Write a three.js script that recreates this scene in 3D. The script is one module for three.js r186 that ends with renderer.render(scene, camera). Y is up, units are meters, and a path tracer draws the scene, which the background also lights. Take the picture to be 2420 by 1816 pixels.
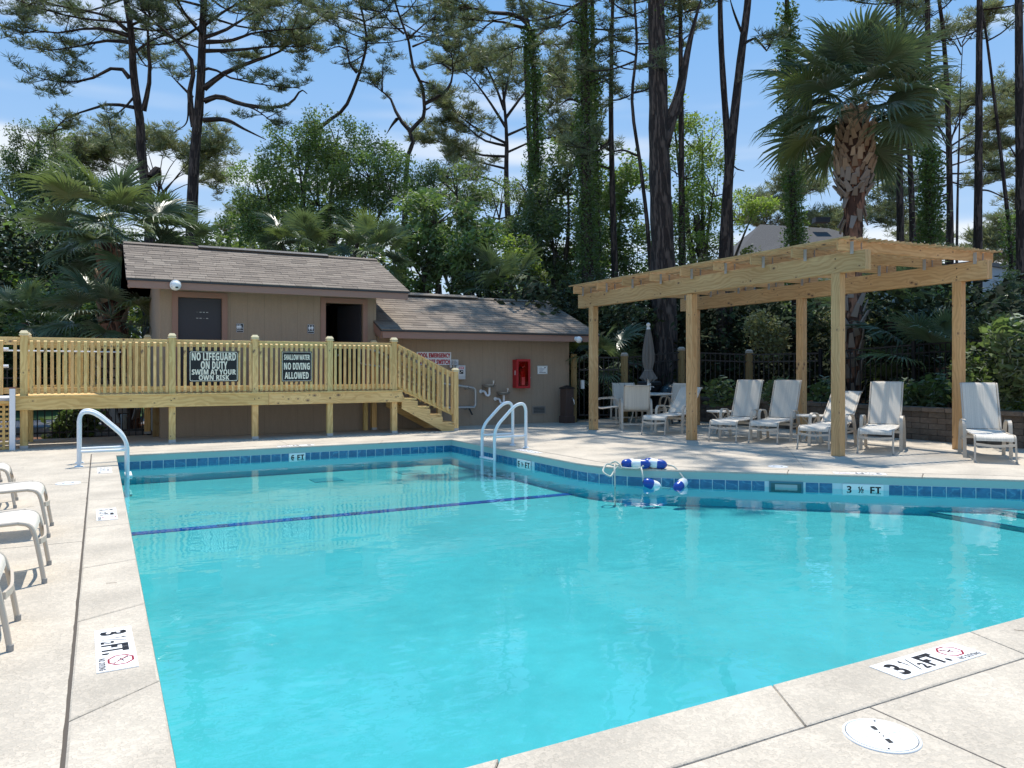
import * as THREE from 'three';
import { mergeGeometries } from 'three/addons/utils/BufferGeometryUtils.js';
import { RoundedBoxGeometry } from 'three/addons/geometries/RoundedBoxGeometry.js';

// ---------------------------------------------------------------- camera, sky, sun, exposure
// world axes follow the pool: x = across (u), y = up, z = -v (v = away along the pool's left edge)
const scene = new THREE.Scene();
const YAW = 28.2 * Math.PI / 180, CY = Math.cos(YAW), SY = Math.sin(YAW), EYE = 1.24;
const camera = new THREE.PerspectiveCamera(2 * Math.atan(908 / 1820) * 180 / Math.PI, 4 / 3, 0.05, 900);
camera.position.set(0, EYE, 0);
camera.lookAt(SY, EYE, -CY);
camera.setViewOffset(2420, 1816, 0, 38, 2420, 1816);
camera.updateProjectionMatrix();
scene.add(camera);
const renderer = new THREE.WebGLRenderer({ antialias: true });
renderer.setSize(1024, 768);
renderer.toneMapping = THREE.LinearToneMapping;
renderer.toneMappingExposure = 1.2;
renderer.shadowMap.enabled = true;

const rng = (seed) => { let a = (seed * 2654435761) >>> 0; return () => { a = (a + 0x6D2B79F5) >>> 0; let t = a; t = Math.imul(t ^ (t >>> 15), t | 1); t ^= t + Math.imul(t ^ (t >>> 7), t | 61); return ((t ^ (t >>> 14)) >>> 0) / 4294967296; }; };
const clamp = (x, a = 0, b = 1) => Math.min(b, Math.max(a, x)), lerp = (a, b, t) => a + (b - a) * t;
const smooth = (a, b, x) => { const t = clamp((x - a) / (b - a)); return t * t * (3 - 2 * t); };
// tileable value noise on a lattice of px * py cells
function lattice(px, py, seed) { const r = rng(seed), g = new Float32Array(px * py); for (let i = 0; i < g.length; i++) g[i] = r(); return (x, y) => { x = x * px; y = y * py; let i = Math.floor(x), j = Math.floor(y), fx = x - i, fy = y - j; fx = fx * fx * (3 - 2 * fx); fy = fy * fy * (3 - 2 * fy); i = ((i % px) + px) % px; j = ((j % py) + py) % py; const i1 = (i + 1) % px, j1 = (j + 1) % py; return lerp(lerp(g[j * px + i], g[j * px + i1], fx), lerp(g[j1 * px + i], g[j1 * px + i1], fx), fy); }; }
function fbm(px, py, seed, oct = 4, gain = 0.5) { const L = []; let n = 0, a = 1; for (let o = 0; o < oct; o++) { L.push([lattice(px << o, py << o, seed + o * 17), a]); n += a; a *= gain; } return (x, y) => { let s = 0; for (const [f, w] of L) s += f(x, y) * w; return s / n; }; }
function tex(w, h, fn, srgb = true) {
  const d = new Uint8Array(w * h * 4);
  for (let y = 0, k = 0; y < h; y++) for (let x = 0; x < w; x++, k += 4) { const c = fn((x + .5) / w, (y + .5) / h); if (typeof c === 'number') { d[k] = d[k + 1] = d[k + 2] = clamp(c) * 255; } else { d[k] = clamp(c[0], 0, 255); d[k + 1] = clamp(c[1], 0, 255); d[k + 2] = clamp(c[2], 0, 255); } d[k + 3] = 255; }
  const t = new THREE.DataTexture(d, w, h); t.wrapS = t.wrapT = THREE.RepeatWrapping; t.magFilter = THREE.LinearFilter; t.minFilter = THREE.LinearFilter; if (srgb) t.colorSpace = THREE.SRGBColorSpace; t.needsUpdate = true; return t;
}
const rep = (t, x, y) => { const c = t.clone(); c.repeat.set(x, y); c.needsUpdate = true; return c; };

// sky: clear blue, paler towards the horizon, thin broken cloud low down
{
  const w = 1536, h = 768, d = new Float32Array(w * h * 4);
  const n1 = fbm(12, 26, 5, 5), n2 = fbm(5, 4, 9, 3);
  for (let y = 0, k = 0; y < h; y++) {
    const el = ((y + .5) / h - .5) * Math.PI, s = Math.max(0, Math.sin(el));
    for (let x = 0; x < w; x++, k += 4) {
      const a = x / w, t = 1 - Math.exp(-s * 3.7);
      let r = lerp(.66, .07, t), g = lerp(.78, .31, t), b = lerp(.87, .72, t);
      const st = n1(a, (el * 1.5 + n2(a, el) * .12) % 1 + 1);
      const cov = lerp(.405, .60, smooth(.05, .5, s));
      const c = smooth(cov, cov + .26, st * .75 + n2(a * 2, el * .7 + 2) * .25) * (1 - smooth(.5, .9, s)) * .8;
      r = lerp(r, .82, c); g = lerp(g, .85, c); b = lerp(b, .88, c);
      d[k] = r; d[k + 1] = g; d[k + 2] = b; d[k + 3] = 1;
    }
  }
  const t = new THREE.DataTexture(d, w, h, THREE.RGBAFormat, THREE.FloatType); t.mapping = THREE.EquirectangularReflectionMapping; t.magFilter = THREE.LinearFilter; t.minFilter = THREE.LinearFilter; t.wrapS = THREE.RepeatWrapping; t.needsUpdate = true;
  scene.background = t; scene.environment = t; scene.environmentIntensity = 1; scene.backgroundIntensity = 1;
}
const sun = new THREE.DirectionalLight(new THREE.Color(1.0, 0.94, 0.855), 4.6);
{ const el = 71.5 * Math.PI / 180; sun.position.set(.639 * Math.cos(el) * 80 + 6, Math.sin(el) * 80, -.769 * Math.cos(el) * 80 - 10); sun.target.position.set(6, 0, -10); }
sun.castShadow = true; sun.shadow.mapSize.set(4096, 4096); Object.assign(sun.shadow.camera, { left: -40, right: 40, top: 40, bottom: -40, near: 1, far: 200 }); sun.shadow.radius = 1.2;
scene.add(sun, sun.target);

// ---------------------------------------------------------------- naming and small geometry helpers
const used = new Map();
function numbered(name) { const n = used.get(name) ?? 0; used.set(name, n + 1); return n ? name + '_' + String(n).padStart(3, '0') : name; }
function tag(o, label, category, group, kind) { if (label) o.userData.label = label; if (category) o.userData.category = category; if (group) o.userData.group = group; if (kind) o.userData.kind = kind; return o; }
function thing(name, label, category, pos = [0, 0, 0], turn = 0, group) { const o = new THREE.Group(); o.name = numbered(name); o.position.set(...pos); o.rotation.y = turn; scene.add(o); return tag(o, label, category, group); }
function part(name, geo, mat, parent, label) { const m = new THREE.Mesh(geo, mat); m.name = name; parent.add(m); if (label) m.userData.label = label; return m; }
function single(name, geo, mat, label, category, group, kind) { const m = new THREE.Mesh(geo, mat); m.name = numbered(name); scene.add(m); return tag(m, label, category, group, kind); }
function struct(name, geo, mat) { const m = new THREE.Mesh(geo, mat); m.name = numbered(name); scene.add(m); m.userData.kind = 'structure'; return m; }
function cloneThing(src, label, pos, turn) { const c = src.clone(); c.name = numbered(src.name.replace(/_\d{3}$/, '')); scene.add(c); if (pos) c.position.set(...pos); if (turn !== undefined) c.rotation.set(0, turn, 0); c.userData = { ...src.userData }; if (label) c.userData.label = label; return c; }
const V3 = (x, y, z) => new THREE.Vector3(x, y, z), W = (u, y, v) => new THREE.Vector3(u, y, -v);
// a place seen at photograph pixel (px, py) at the given depth in metres
const at = (px, py, Z) => { const X = (px - 1210) / 1820 * Z; return V3(X * CY + Z * SY, EYE - (py - 870) / 1820 * Z, -(-X * SY + Z * CY)); };

// uv in metres by dominant normal, grain axis along texture u
let uvr = rng(77);
function uvBox(g, grain = -1, su = .5, sv = .5) {
  const p = g.attributes.position, n = g.attributes.normal, uv = new Float32Array(p.count * 2), ou = uvr(), ov = uvr();
  if (grain < 0) { g.computeBoundingBox(); const s = g.boundingBox.getSize(V3()); grain = s.x >= s.y && s.x >= s.z ? 0 : s.y >= s.z ? 1 : 2; }
  for (let i = 0; i < p.count; i++) {
    const P = [p.getX(i), p.getY(i), p.getZ(i)], N = [Math.abs(n.getX(i)), Math.abs(n.getY(i)), Math.abs(n.getZ(i))];
    const k = N[0] >= N[1] && N[0] >= N[2] ? 0 : N[1] >= N[2] ? 1 : 2; let [a, b] = [0, 1, 2].filter((q) => q !== k);
    if (b === grain) [a, b] = [b, a];
    uv[i * 2] = P[a] * su + ou; uv[i * 2 + 1] = P[b] * sv + ov;
  }
  g.setAttribute('uv', new THREE.BufferAttribute(uv, 2)); return g;
}
const rbox = (w, h, d, r = .004, grain = -1) => uvBox(new RoundedBoxGeometry(w, h, d, 1, r), grain);
const box = (w, h, d, grain = -1) => uvBox(new THREE.BoxGeometry(w, h, d), grain);
// box given by its extents in u, y, v
const span = (u0, u1, y0, y1, v0, v1, r = 0) => { const g = r ? rbox(u1 - u0, y1 - y0, v1 - v0, r) : box(u1 - u0, y1 - y0, v1 - v0); return g.translate((u0 + u1) / 2, (y0 + y1) / 2, -(v0 + v1) / 2); };
const plan = (pts) => new THREE.Shape(pts.map(([u, v]) => new THREE.Vector2(u, v)));
function slab(pts, y0, y1, bevel = 0, holes = []) {
  const s = plan(pts); for (const h of holes) s.holes.push(new THREE.Path(h.map(([u, v]) => new THREE.Vector2(u, v))));
  const g = new THREE.ExtrudeGeometry(s, { depth: y1 - y0 - 2 * bevel, bevelEnabled: bevel > 0, bevelThickness: bevel, bevelSize: bevel, bevelOffset: -bevel, bevelSegments: 2, curveSegments: 6 });
  return g.translate(0, 0, y0 + bevel).rotateX(-Math.PI / 2);
}
// sweep a closed section [[side, up], ...] along points; side is a fixed direction
function sweep(pts, side, section, caps = true) {
  const n = section.length, P = [], I = [], UV = [], S = side.clone().normalize(); let L = 0;
  pts.forEach((p, i) => {
    const t = pts[Math.min(i + 1, pts.length - 1)].clone().sub(pts[Math.max(i - 1, 0)]).normalize(), up = S.clone().cross(t).normalize();
    if (i) L += p.distanceTo(pts[i - 1]);
    section.forEach(([a, b], k) => { P.push(p.x + S.x * a + up.x * b, p.y + S.y * a + up.y * b, p.z + S.z * a + up.z * b); UV.push(L, k / n * .2); });
  });
  for (let i = 0; i + 1 < pts.length; i++) for (let k = 0; k < n; k++) { const a = i * n + k, b = i * n + (k + 1) % n; I.push(a, b, b + n, a, b + n, a + n); }
  if (caps) for (let k = 1; k + 1 < n; k++) { I.push(0, k + 1, k); const o = (pts.length - 1) * n; I.push(o, o + k, o + k + 1); }
  let g = new THREE.BufferGeometry(); g.setAttribute('position', new THREE.Float32BufferAttribute(P, 3)); g.setAttribute('uv', new THREE.Float32BufferAttribute(UV, 2)); g.setIndex(I);
  if (n <= 4) g = g.toNonIndexed(); g.computeVertexNormals(); return g;
}
const rectSec = (w, t) => [[-w / 2, -t / 2], [w / 2, -t / 2], [w / 2, t / 2], [-w / 2, t / 2]];
const tube = (pts, r, rad = 8, seg = 0, closed = false) => new THREE.TubeGeometry(new THREE.CatmullRomCurve3(pts, closed, 'catmullrom', .5), seg || pts.length * 4, r, rad, closed);
// polyline with rounded corners
function rounded(pts, r, n = 5) { const o = [pts[0]]; for (let i = 1; i + 1 < pts.length; i++) { const p = pts[i], a = pts[i - 1].clone().sub(p), b = pts[i + 1].clone().sub(p), ra = Math.min(r, a.length() * .48), rb = Math.min(r, b.length() * .48); a.setLength(ra).add(p); b.setLength(rb).add(p); for (let k = 0; k <= n; k++) { const t = k / n; o.push(a.clone().multiplyScalar((1 - t) * (1 - t)).addScaledVector(p, 2 * t * (1 - t)).addScaledVector(b, t * t)); } } o.push(pts[pts.length - 1]); return o; }
// tapered round tube; radii per point; uv in metres
function limb(pts, radii, rad = 7, wob = 0, seed = 1) {
  const P = [], UV = [], I = [], r = rng(seed); let N = V3(1, 0, 0), L = 0; const lump = Array.from({ length: rad }, () => 1 + (r() - .5) * wob);
  pts.forEach((p, i) => {
    const t = pts[Math.min(i + 1, pts.length - 1)].clone().sub(pts[Math.max(i - 1, 0)]).normalize();
    if (!i && Math.abs(t.x) > .9) N.set(0, 1, 0);
    N.addScaledVector(t, -N.dot(t)).normalize(); const B = t.clone().cross(N); if (i) L += p.distanceTo(pts[i - 1]);
    for (let k = 0; k <= rad; k++) { const a = k / rad * Math.PI * 2, R = radii[i] * (lump[k % rad] + (wob ? (Math.sin(L * 5 + k * 2.1 + seed) * .25 * wob) : 0)), c = Math.cos(a) * R, s = Math.sin(a) * R; P.push(p.x + N.x * c + B.x * s, p.y + N.y * c + B.y * s, p.z + N.z * c + B.z * s); UV.push(k / rad * Math.max(1, Math.round(radii[0] * 6.28)), L); }
  });
  for (let i = 0; i + 1 < pts.length; i++) for (let k = 0; k < rad; k++) { const a = i * (rad + 1) + k, b = a + rad + 1; I.push(a, a + 1, b + 1, a, b + 1, b); }
  const g = new THREE.BufferGeometry(); g.setAttribute('position', new THREE.Float32BufferAttribute(P, 3)); g.setAttribute('uv', new THREE.Float32BufferAttribute(UV, 2)); g.setIndex(I); g.computeVertexNormals(); return g;
}
const curve = (pts, n) => new THREE.CatmullRomCurve3(pts).getPoints(n);
const std = (color, roughness = .8, o = {}) => new THREE.MeshStandardMaterial({ color: Array.isArray(color) ? new THREE.Color().setRGB(...color) : color, roughness, ...o });
function canvas(w, h, draw) { const c = document.createElement('canvas'); c.width = w; c.height = h; draw(c.getContext('2d'), w, h); const t = new THREE.CanvasTexture(c); t.colorSpace = THREE.SRGBColorSpace; return t; }
function fit(x, text, cx, cy, w, h, font = 'bold', face = 'sans-serif') { x.save(); x.font = `${font} 100px ${face}`; x.textAlign = 'center'; x.textBaseline = 'alphabetic'; const m = x.measureText(text), mw = m.actualBoundingBoxRight + m.actualBoundingBoxLeft, mh = 72; x.translate(cx, cy + h / 2); x.scale(w / mw, h / mh); x.fillText(text, 0, 0); x.lineWidth = 3; x.lineJoin = 'miter'; x.strokeStyle = x.fillStyle; x.strokeText(text, 0, 0); x.restore(); }

// ---------------------------------------------------------------- materials
const M = {};
{ // knock-down textured concrete, 2.4 m a tile
  const n = fbm(92, 92, 3, 3, .6), big = fbm(5, 5, 31, 4), fine = fbm(300, 300, 8, 1), st = fbm(18, 18, 55, 3);
  const H = (u, v) => smooth(.47, .53, n(u, v) + (st(u, v) - .5) * .18);
  const c = tex(1024, 1024, (u, v) => { const q = n(u, v) + (st(u, v) - .5) * .18, t = smooth(.47, .53, q), e = Math.exp(-Math.pow((q - .485) / .02, 2)) * smooth(.40, .62, st(u * 1.7, v)); const k = 1 + (big(u, v) - .5) * .22 + (fine(u, v) - .5) * .08; return [lerp(184, 192, t) * k - e * 15, lerp(174, 181, t) * k - e * 15, lerp(158, 164, t) * k - e * 15]; });
  const b = tex(1024, 1024, (u, v) => H(u, v) * .8 + fine(u, v) * .2, false);
  M.concrete = std('#fff', .92, { map: rep(c, 1 / 1.5, 1 / 1.5), bumpMap: rep(b, 1 / 1.5, 1 / 1.5), bumpScale: .0016 });
  M.coping = std([1, 1, 1], .9, { map: rep(c, 1 / 1.3, 1 / 1.3), bumpMap: rep(b, 1 / 1.3, 1 / 1.3), bumpScale: .0013 });
}
{ // pine boards: grain along u, 2 m by 2 m
  const warp = fbm(3, 9, 12, 4), fine = fbm(8, 180, 4, 2), tone = fbm(2, 12, 44, 2), r = rng(6), knots = Array.from({ length: 44 }, () => [r(), r(), .004 + r() * r() * .009]);
  const w = tex(1024, 1024, (u, v) => {
    let g = v * 34 + warp(u, v) * 5.5, kn = 0; for (const [a, b, s] of knots) { let du = Math.abs(u - a), dv = Math.abs(v - b); du = Math.min(du, 1 - du); dv = Math.min(dv, 1 - dv); const d2 = (du * du) / (s * s * 2.2) + (dv * dv) / (s * s); if (d2 < 14) { g += 2.4 * Math.exp(-d2 / 5); kn = Math.max(kn, Math.exp(-d2 * 1.3)); } }
    const s = .5 + .5 * Math.sin(g * 6.283), k = smooth(.25, .95, s) * .24 + fine(u, v) * .28 + tone(u, v) * .46 - .14;
    return [lerp(226, 168, k) - kn * 118, lerp(202, 132, k) - kn * 108, lerp(152, 82, k) - kn * 66];
  });
  const hg = tex(512, 512, (u, v) => fine(u, v), false), mk = (c) => std(c, .72, { map: w, bumpMap: hg, bumpScale: .0012 });
  M.deckWood = [mk([1.10, 1.07, .84]), mk([1.18, 1.08, .88]), mk([1.02, 1.03, .82]), mk([1.14, .99, .80]), mk([1.26, 1.16, .97])];
  M.pergWood = [mk([.86, .73, .66]), mk([.95, .78, .71]), mk([.77, .67, .61]), mk([1.0, .78, .68]), mk([.90, .79, .69])];
  M.oldWood = mk([.42, .38, .30]);
  M.latticeWood = mk([.98, .84, .55]);
}
{ const n = fbm(40, 6, 21, 3), f = fbm(120, 120, 22, 2), c = tex(512, 512, (u, v) => { const k = 1 + (n(u, v) - .5) * .07 + (f(u, v) - .5) * .07; const gr = Math.abs(((u * 4) % 1) - .5) > .490 ? .84 : 1; return [157 * k * gr, 139 * k * gr, 119 * k * gr]; }), b = tex(512, 512, (u, v) => (Math.abs(((u * 4) % 1) - .5) > .488 ? .35 : .7) + f(u, v) * .3, false);
  M.siding = std('#fff', .9, { map: rep(c, 1 / 1.22, 1 / 1.22), bumpMap: rep(b, 1 / 1.22, 1 / 1.22), bumpScale: .003 }); }
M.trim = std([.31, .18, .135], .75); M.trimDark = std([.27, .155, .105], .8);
M.drip = std([.035, .035, .038], .6);
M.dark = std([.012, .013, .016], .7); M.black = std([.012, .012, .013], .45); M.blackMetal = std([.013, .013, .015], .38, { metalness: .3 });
M.white = std([.78, .78, .76], .45); M.whitePaint = std([.72, .72, .70], .55); M.grey = std([.42, .43, .42], .5); M.pvc = std([.74, .75, .76], .4);
M.steel = std([.62, .63, .63], .28, { metalness: 1 }); M.galv = std([.45, .46, .46], .5, { metalness: .7 });
M.ladder = std([.72, .75, .76], .38);
M.red = std([.42, .012, .018], .35); M.redGlass = new THREE.MeshPhysicalMaterial({ color: new THREE.Color().setRGB(.95, .55, .55), roughness: .05, transmission: 1 });
M.brownMetal = std([.075, .045, .035], .6);
{ const f = fbm(200, 200, 61, 2), c = tex(256, 256, (u, v) => { const k = .72 + f(u, v) * .56; return [k * 200, k * 200, k * 200]; }); M.shingle = [[.36, .295, .235], [.32, .262, .21], [.39, .32, .255], [.275, .225, .18], [.42, .35, .28]].map((q) => std(q, .95, { map: rep(c, 3, 3) })); M.roofPlain = std([.12, .10, .09], .95, { map: rep(c, 2, 2) }); M.houseRoof = std([.12, .118, .118], .95, { map: rep(c, .6, .6) }); }
{ const a = fbm(90, 2, 71, 3), f = fbm(160, 160, 72, 1); const c = tex(512, 256, (u, v) => { const k = .86 + a(u, v) * .16 + (f(u, v) - .5) * .06; return [234 * k, 225 * k, 209 * k]; }); M.sling = new THREE.MeshPhysicalMaterial({ map: c, roughness: .85, transmission: .22, side: THREE.DoubleSide }); }
M.frame = std([.53, .455, .365], .5);
M.tableTop = std([.66, .62, .55], .5);
{ const n = fbm(8, 8, 81, 5), v2 = fbm(3, 3, 82, 3); const c = (o) => tex(256, 256, (u, v) => { const k = n(u + o, v), vein = Math.exp(-Math.pow((v2(u + o, v + n(u, v) * .1) - .5) / .025, 2)) * .5; return [lerp(16, 52, k) + vein * 70, lerp(84, 128, k) + vein * 70, lerp(120, 164, k) + vein * 55]; }); M.tile = [c(0), c(.37), c(.71)].map((t) => std('#fff', .18, { map: t })); M.stripeTile = [std([.004, .06, .36], .25), std([.006, .085, .44], .25), std([.004, .05, .28], .25)]; }
{ const n = fbm(6, 6, 91, 5), f = fbm(40, 40, 92, 3); const c = tex(512, 512, (u, v) => { const k = 1 + (n(u, v) - .5) * .11 + (f(u, v) - .5) * .07; return [116 * k, 177 * k, 179 * k]; }); M.plaster = std('#fff', .85, { map: rep(c, .28, .28) }); M.plasterWallScatter = std([.14, .66, .70], .8); M.copingBounce = std([.30, .46, .42], .85); }  // wall plaster colour brightened to stand for light scattered in the water
{ const a = fbm(10, 16, 101, 4), b = fbm(38, 60, 102, 3), m = fbm(3, 3, 103, 2); const t = tex(1024, 1024, (u, v) => a(u, v) * .72 * (0.5 + m(u, v)) + b(u, v) * .28 * smooth(.35, .7, m(u + .3, v)), false);
  M.water = new THREE.MeshPhysicalMaterial({ color: new THREE.Color().setRGB(.52, .90, .92), roughness: .01, transmission: 1, thickness: 0, ior: 1.33, bumpMap: rep(t, 1 / 4.5, 1 / 4.5), bumpScale: .0075 }); }
{ const p = fbm(14, 5, 111, 4), q = fbm(40, 12, 112, 3), mk = (lo, hi) => tex(512, 512, (u, v) => { const f = smooth(.40, .58, p(u, v) + (q(u, v) - .5) * .35), k = .8 + q(u, v) * .4; return [lerp(lo[0], hi[0], f) * k, lerp(lo[1], hi[1], f) * k, lerp(lo[2], hi[2], f) * k]; }), b = tex(512, 512, (u, v) => smooth(.35, .62, p(u, v) + (q(u, v) - .5) * .35), false);
  const bm = (t, c) => std(c || '#fff', .95, { map: rep(t, 1, .7), bumpMap: rep(b, 1, .7), bumpScale: .03 });
  M.bark = bm(mk([52, 43, 39], [92, 79, 71])); M.barkGrey = bm(mk([66, 60, 54], [112, 103, 93])); M.palmBark = bm(mk([70, 48, 38], [132, 96, 76])); }
{ const n = fbm(6, 6, 121, 5), f = fbm(120, 120, 122, 2); const c = tex(512, 512, (u, v) => { const k = .6 + n(u, v) * .5 + (f(u, v) - .5) * .5; return [122 * k, 84 * k, 58 * k]; }); M.straw = std('#fff', 1, { map: rep(c, .4, .4) }); const g = tex(512, 512, (u, v) => { const k = .6 + n(u, v) * .5 + (f(u, v) - .5) * .5; return [70 * k, 96 * k, 42 * k]; }); M.grass = std('#fff', 1, { map: rep(g, .3, .3) }); const ro = tex(256, 256, (u, v) => { const k = .8 + f(u, v) * .4; return [112 * k, 112 * k, 116 * k]; }); M.asphalt = std('#fff', .95, { map: ro }); }
{ const n = fbm(10, 10, 131, 4), f = fbm(90, 90, 132, 2); const c = tex(256, 256, (u, v) => { const k = .7 + n(u, v) * .35 + f(u, v) * .25; return [106 * k, 98 * k, 89 * k]; }), b = tex(256, 256, (u, v) => n(u, v) * .6 + f(u, v) * .4, false); M.block = [[.86, .84, .80], [1, .96, .92], [.70, .66, .63], [1.02, .95, .89]].map((q) => std(q, .95, { map: c, bumpMap: b, bumpScale: .008 })); }
const leafMat = (r, g, b, rough = .92, tr = .36) => new THREE.MeshPhysicalMaterial({ color: new THREE.Color().setRGB(r, g, b), roughness: rough, transmission: tr, clearcoat: .4, clearcoatRoughness: .4, side: THREE.DoubleSide });
M.needle = leafMat(.165, .205, .085, .9, .42); M.needleFar = leafMat(.21, .24, .105, .95, .45);
M.leaf = leafMat(.175, .275, .062, .95, .58); M.leafBright = leafMat(.26, .37, .06, .95, .6); M.leafDark = leafMat(.125, .19, .045, .95, .55); M.leafOlive = leafMat(.30, .31, .12, .95, .5); M.ivy = leafMat(.12, .21, .035, .95, .5); M.leafLow = leafMat(.10, .16, .035, .95, .45); M.leafDark.clearcoat = .15; M.leafLow.clearcoat = .2; M.leafMid = leafMat(.13, .195, .05, .95, .58); M.leafDeepShade = leafMat(.055, .085, .022, .95, .4); M.leafDeepShade.clearcoat = 0; M.leafShade = std([.022, .034, .009], .95, { side: THREE.DoubleSide });  // the two darkest leaf colours have dense woodland shade painted in
M.palmLeaf = [[.105, .16, .06], [.14, .20, .065], [.08, .13, .055], [.17, .235, .06]].map((q) => { const m = leafMat(...q, .9, .42); m.clearcoat = .9; m.clearcoatRoughness = .3; return m; }); M.frondDead = leafMat(.30, .22, .14, .9, .15);
M.boot = [std([.32, .225, .145], .9), std([.23, .16, .105], .9), std([.40, .295, .20], .9)]; M.bootGrey = std([.27, .225, .185], .95);
M.umbrella = new THREE.MeshPhysicalMaterial({ color: new THREE.Color().setRGB(.15, .145, .135), roughness: .9, side: THREE.DoubleSide });
M.blueFloat = std([.008, .05, .30], .3); M.whiteFloat = std([.80, .80, .78], .35);
{ const c = tex(64, 64, (u, v) => (((u * 3 + v) % 1 + 1) % 1) < .3 ? [38, 62, 42] : [222, 218, 205]); M.rope = std('#fff', .85, { map: rep(c, 26, 1) }); }

// ---------------------------------------------------------------- ground and pool
const WL = -.17, FLOOR = -.42, COP = .31;
const pool = [[.213, 2.18], [.213, 12.3], [5.40, 12.3]];   // seen from above, clockwise from the near left corner
{ const a = [5.505, 8.45], p = [5.545, 7.86], b = [6.05, 7.42]; for (let k = 0; k <= 6; k++) { const t = k / 6; pool.push([lerp(lerp(a[0], p[0], t), lerp(p[0], b[0], t), t), lerp(lerp(a[1], p[1], t), lerp(p[1], b[1], t), t)]); } }
pool.push([9.35, 4.56], [9.35, 2.18]);
function offset(pts, d) { const n = pts.length; return pts.map((p, i) => { const a = pts[(i + n - 1) % n], b = pts[(i + 1) % n], e1 = [p[0] - a[0], p[1] - a[1]], e2 = [b[0] - p[0], b[1] - p[1]], l1 = Math.hypot(...e1), l2 = Math.hypot(...e2), n1 = [-e1[1] / l1, e1[0] / l1], n2 = [-e2[1] / l2, e2[0] / l2], m = [n1[0] + n2[0], n1[1] + n2[1]], s = 2 * d / (m[0] * m[0] + m[1] * m[1]); return [p[0] + m[0] * s, p[1] + m[1] * s]; }); }
const copOut = offset(pool, COP), joint = (() => { const q = offset(pool, COP + .010), r = rng(88), o = []; q.forEach((p, i) => { const b = q[(i + 1) % q.length], l = Math.hypot(b[0] - p[0], b[1] - p[1]), k = Math.max(1, Math.round(l / .07)); for (let j = 0; j < k; j++) { const t = j / k, e = j ? (r() * r()) * .003 : 0, n = [-(b[1] - p[1]) / l, (b[0] - p[0]) / l]; o.push([lerp(p[0], b[0], t) + n[0] * e, lerp(p[1], b[1], t) + n[1] * e]); } }); return o; })();
const deckRect = [[-9, -8], [12.7, -8], [12.7, 13.2], [12.2, 15.7], [-9, 15.7]];
struct('ground', slab([[-250, -250], [250, -250], [250, 300], [-250, 300]], -.30, -.06, 0, [[[-8.5, -7.5], [12.2, -7.5], [12.2, 13.1], [11.8, 15.4], [-8.5, 15.4]]]), M.straw);
// deck slabs between control joints
const poolDeck = new THREE.Group(); poolDeck.name = 'pool_deck'; poolDeck.userData.kind = 'structure'; scene.add(poolDeck);
part('slab', slab(deckRect, -.18, 0, 0, [joint]), M.concrete, poolDeck);
part('joint_filler', slab(offset(pool, COP + .02), -.16, -.007, 0, [offset(pool, COP - .01)]), std([.10, .085, .07], 1), poolDeck);
{ const r = rng(4), jm = std([.13, .115, .10], 1); const line = (a, b, w) => { const d = [b[0] - a[0], b[1] - a[1]], l = Math.hypot(...d), n = [-d[1] / l * w / 2, d[0] / l * w / 2], k = Math.max(2, Math.ceil(l / .25)), L = [], R = []; for (let i = 0; i <= k; i++) { const t = i / k, j = 1 + (r() - .5) * .5; L.push([a[0] + d[0] * t + n[0] * j, a[1] + d[1] * t + n[1] * j]); R.unshift([a[0] + d[0] * t - n[0] * j, a[1] + d[1] * t - n[1] * j]); } part('control_joint', slab([...L, ...R], -.02, .0012), jm, poolDeck); };
  line([2.48, 1.86], [2.44, -2], .005); for (const v of [6.3, 9.52]) line([-.11, v], [-6, v + .02], .003); line([-.11, 12.9], [-.10, 14.2], .005); line([2.7, 12.63], [2.7, 14.9], .004); line([7.65, 6.65], [9.6, 8.7], .003); }
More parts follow.
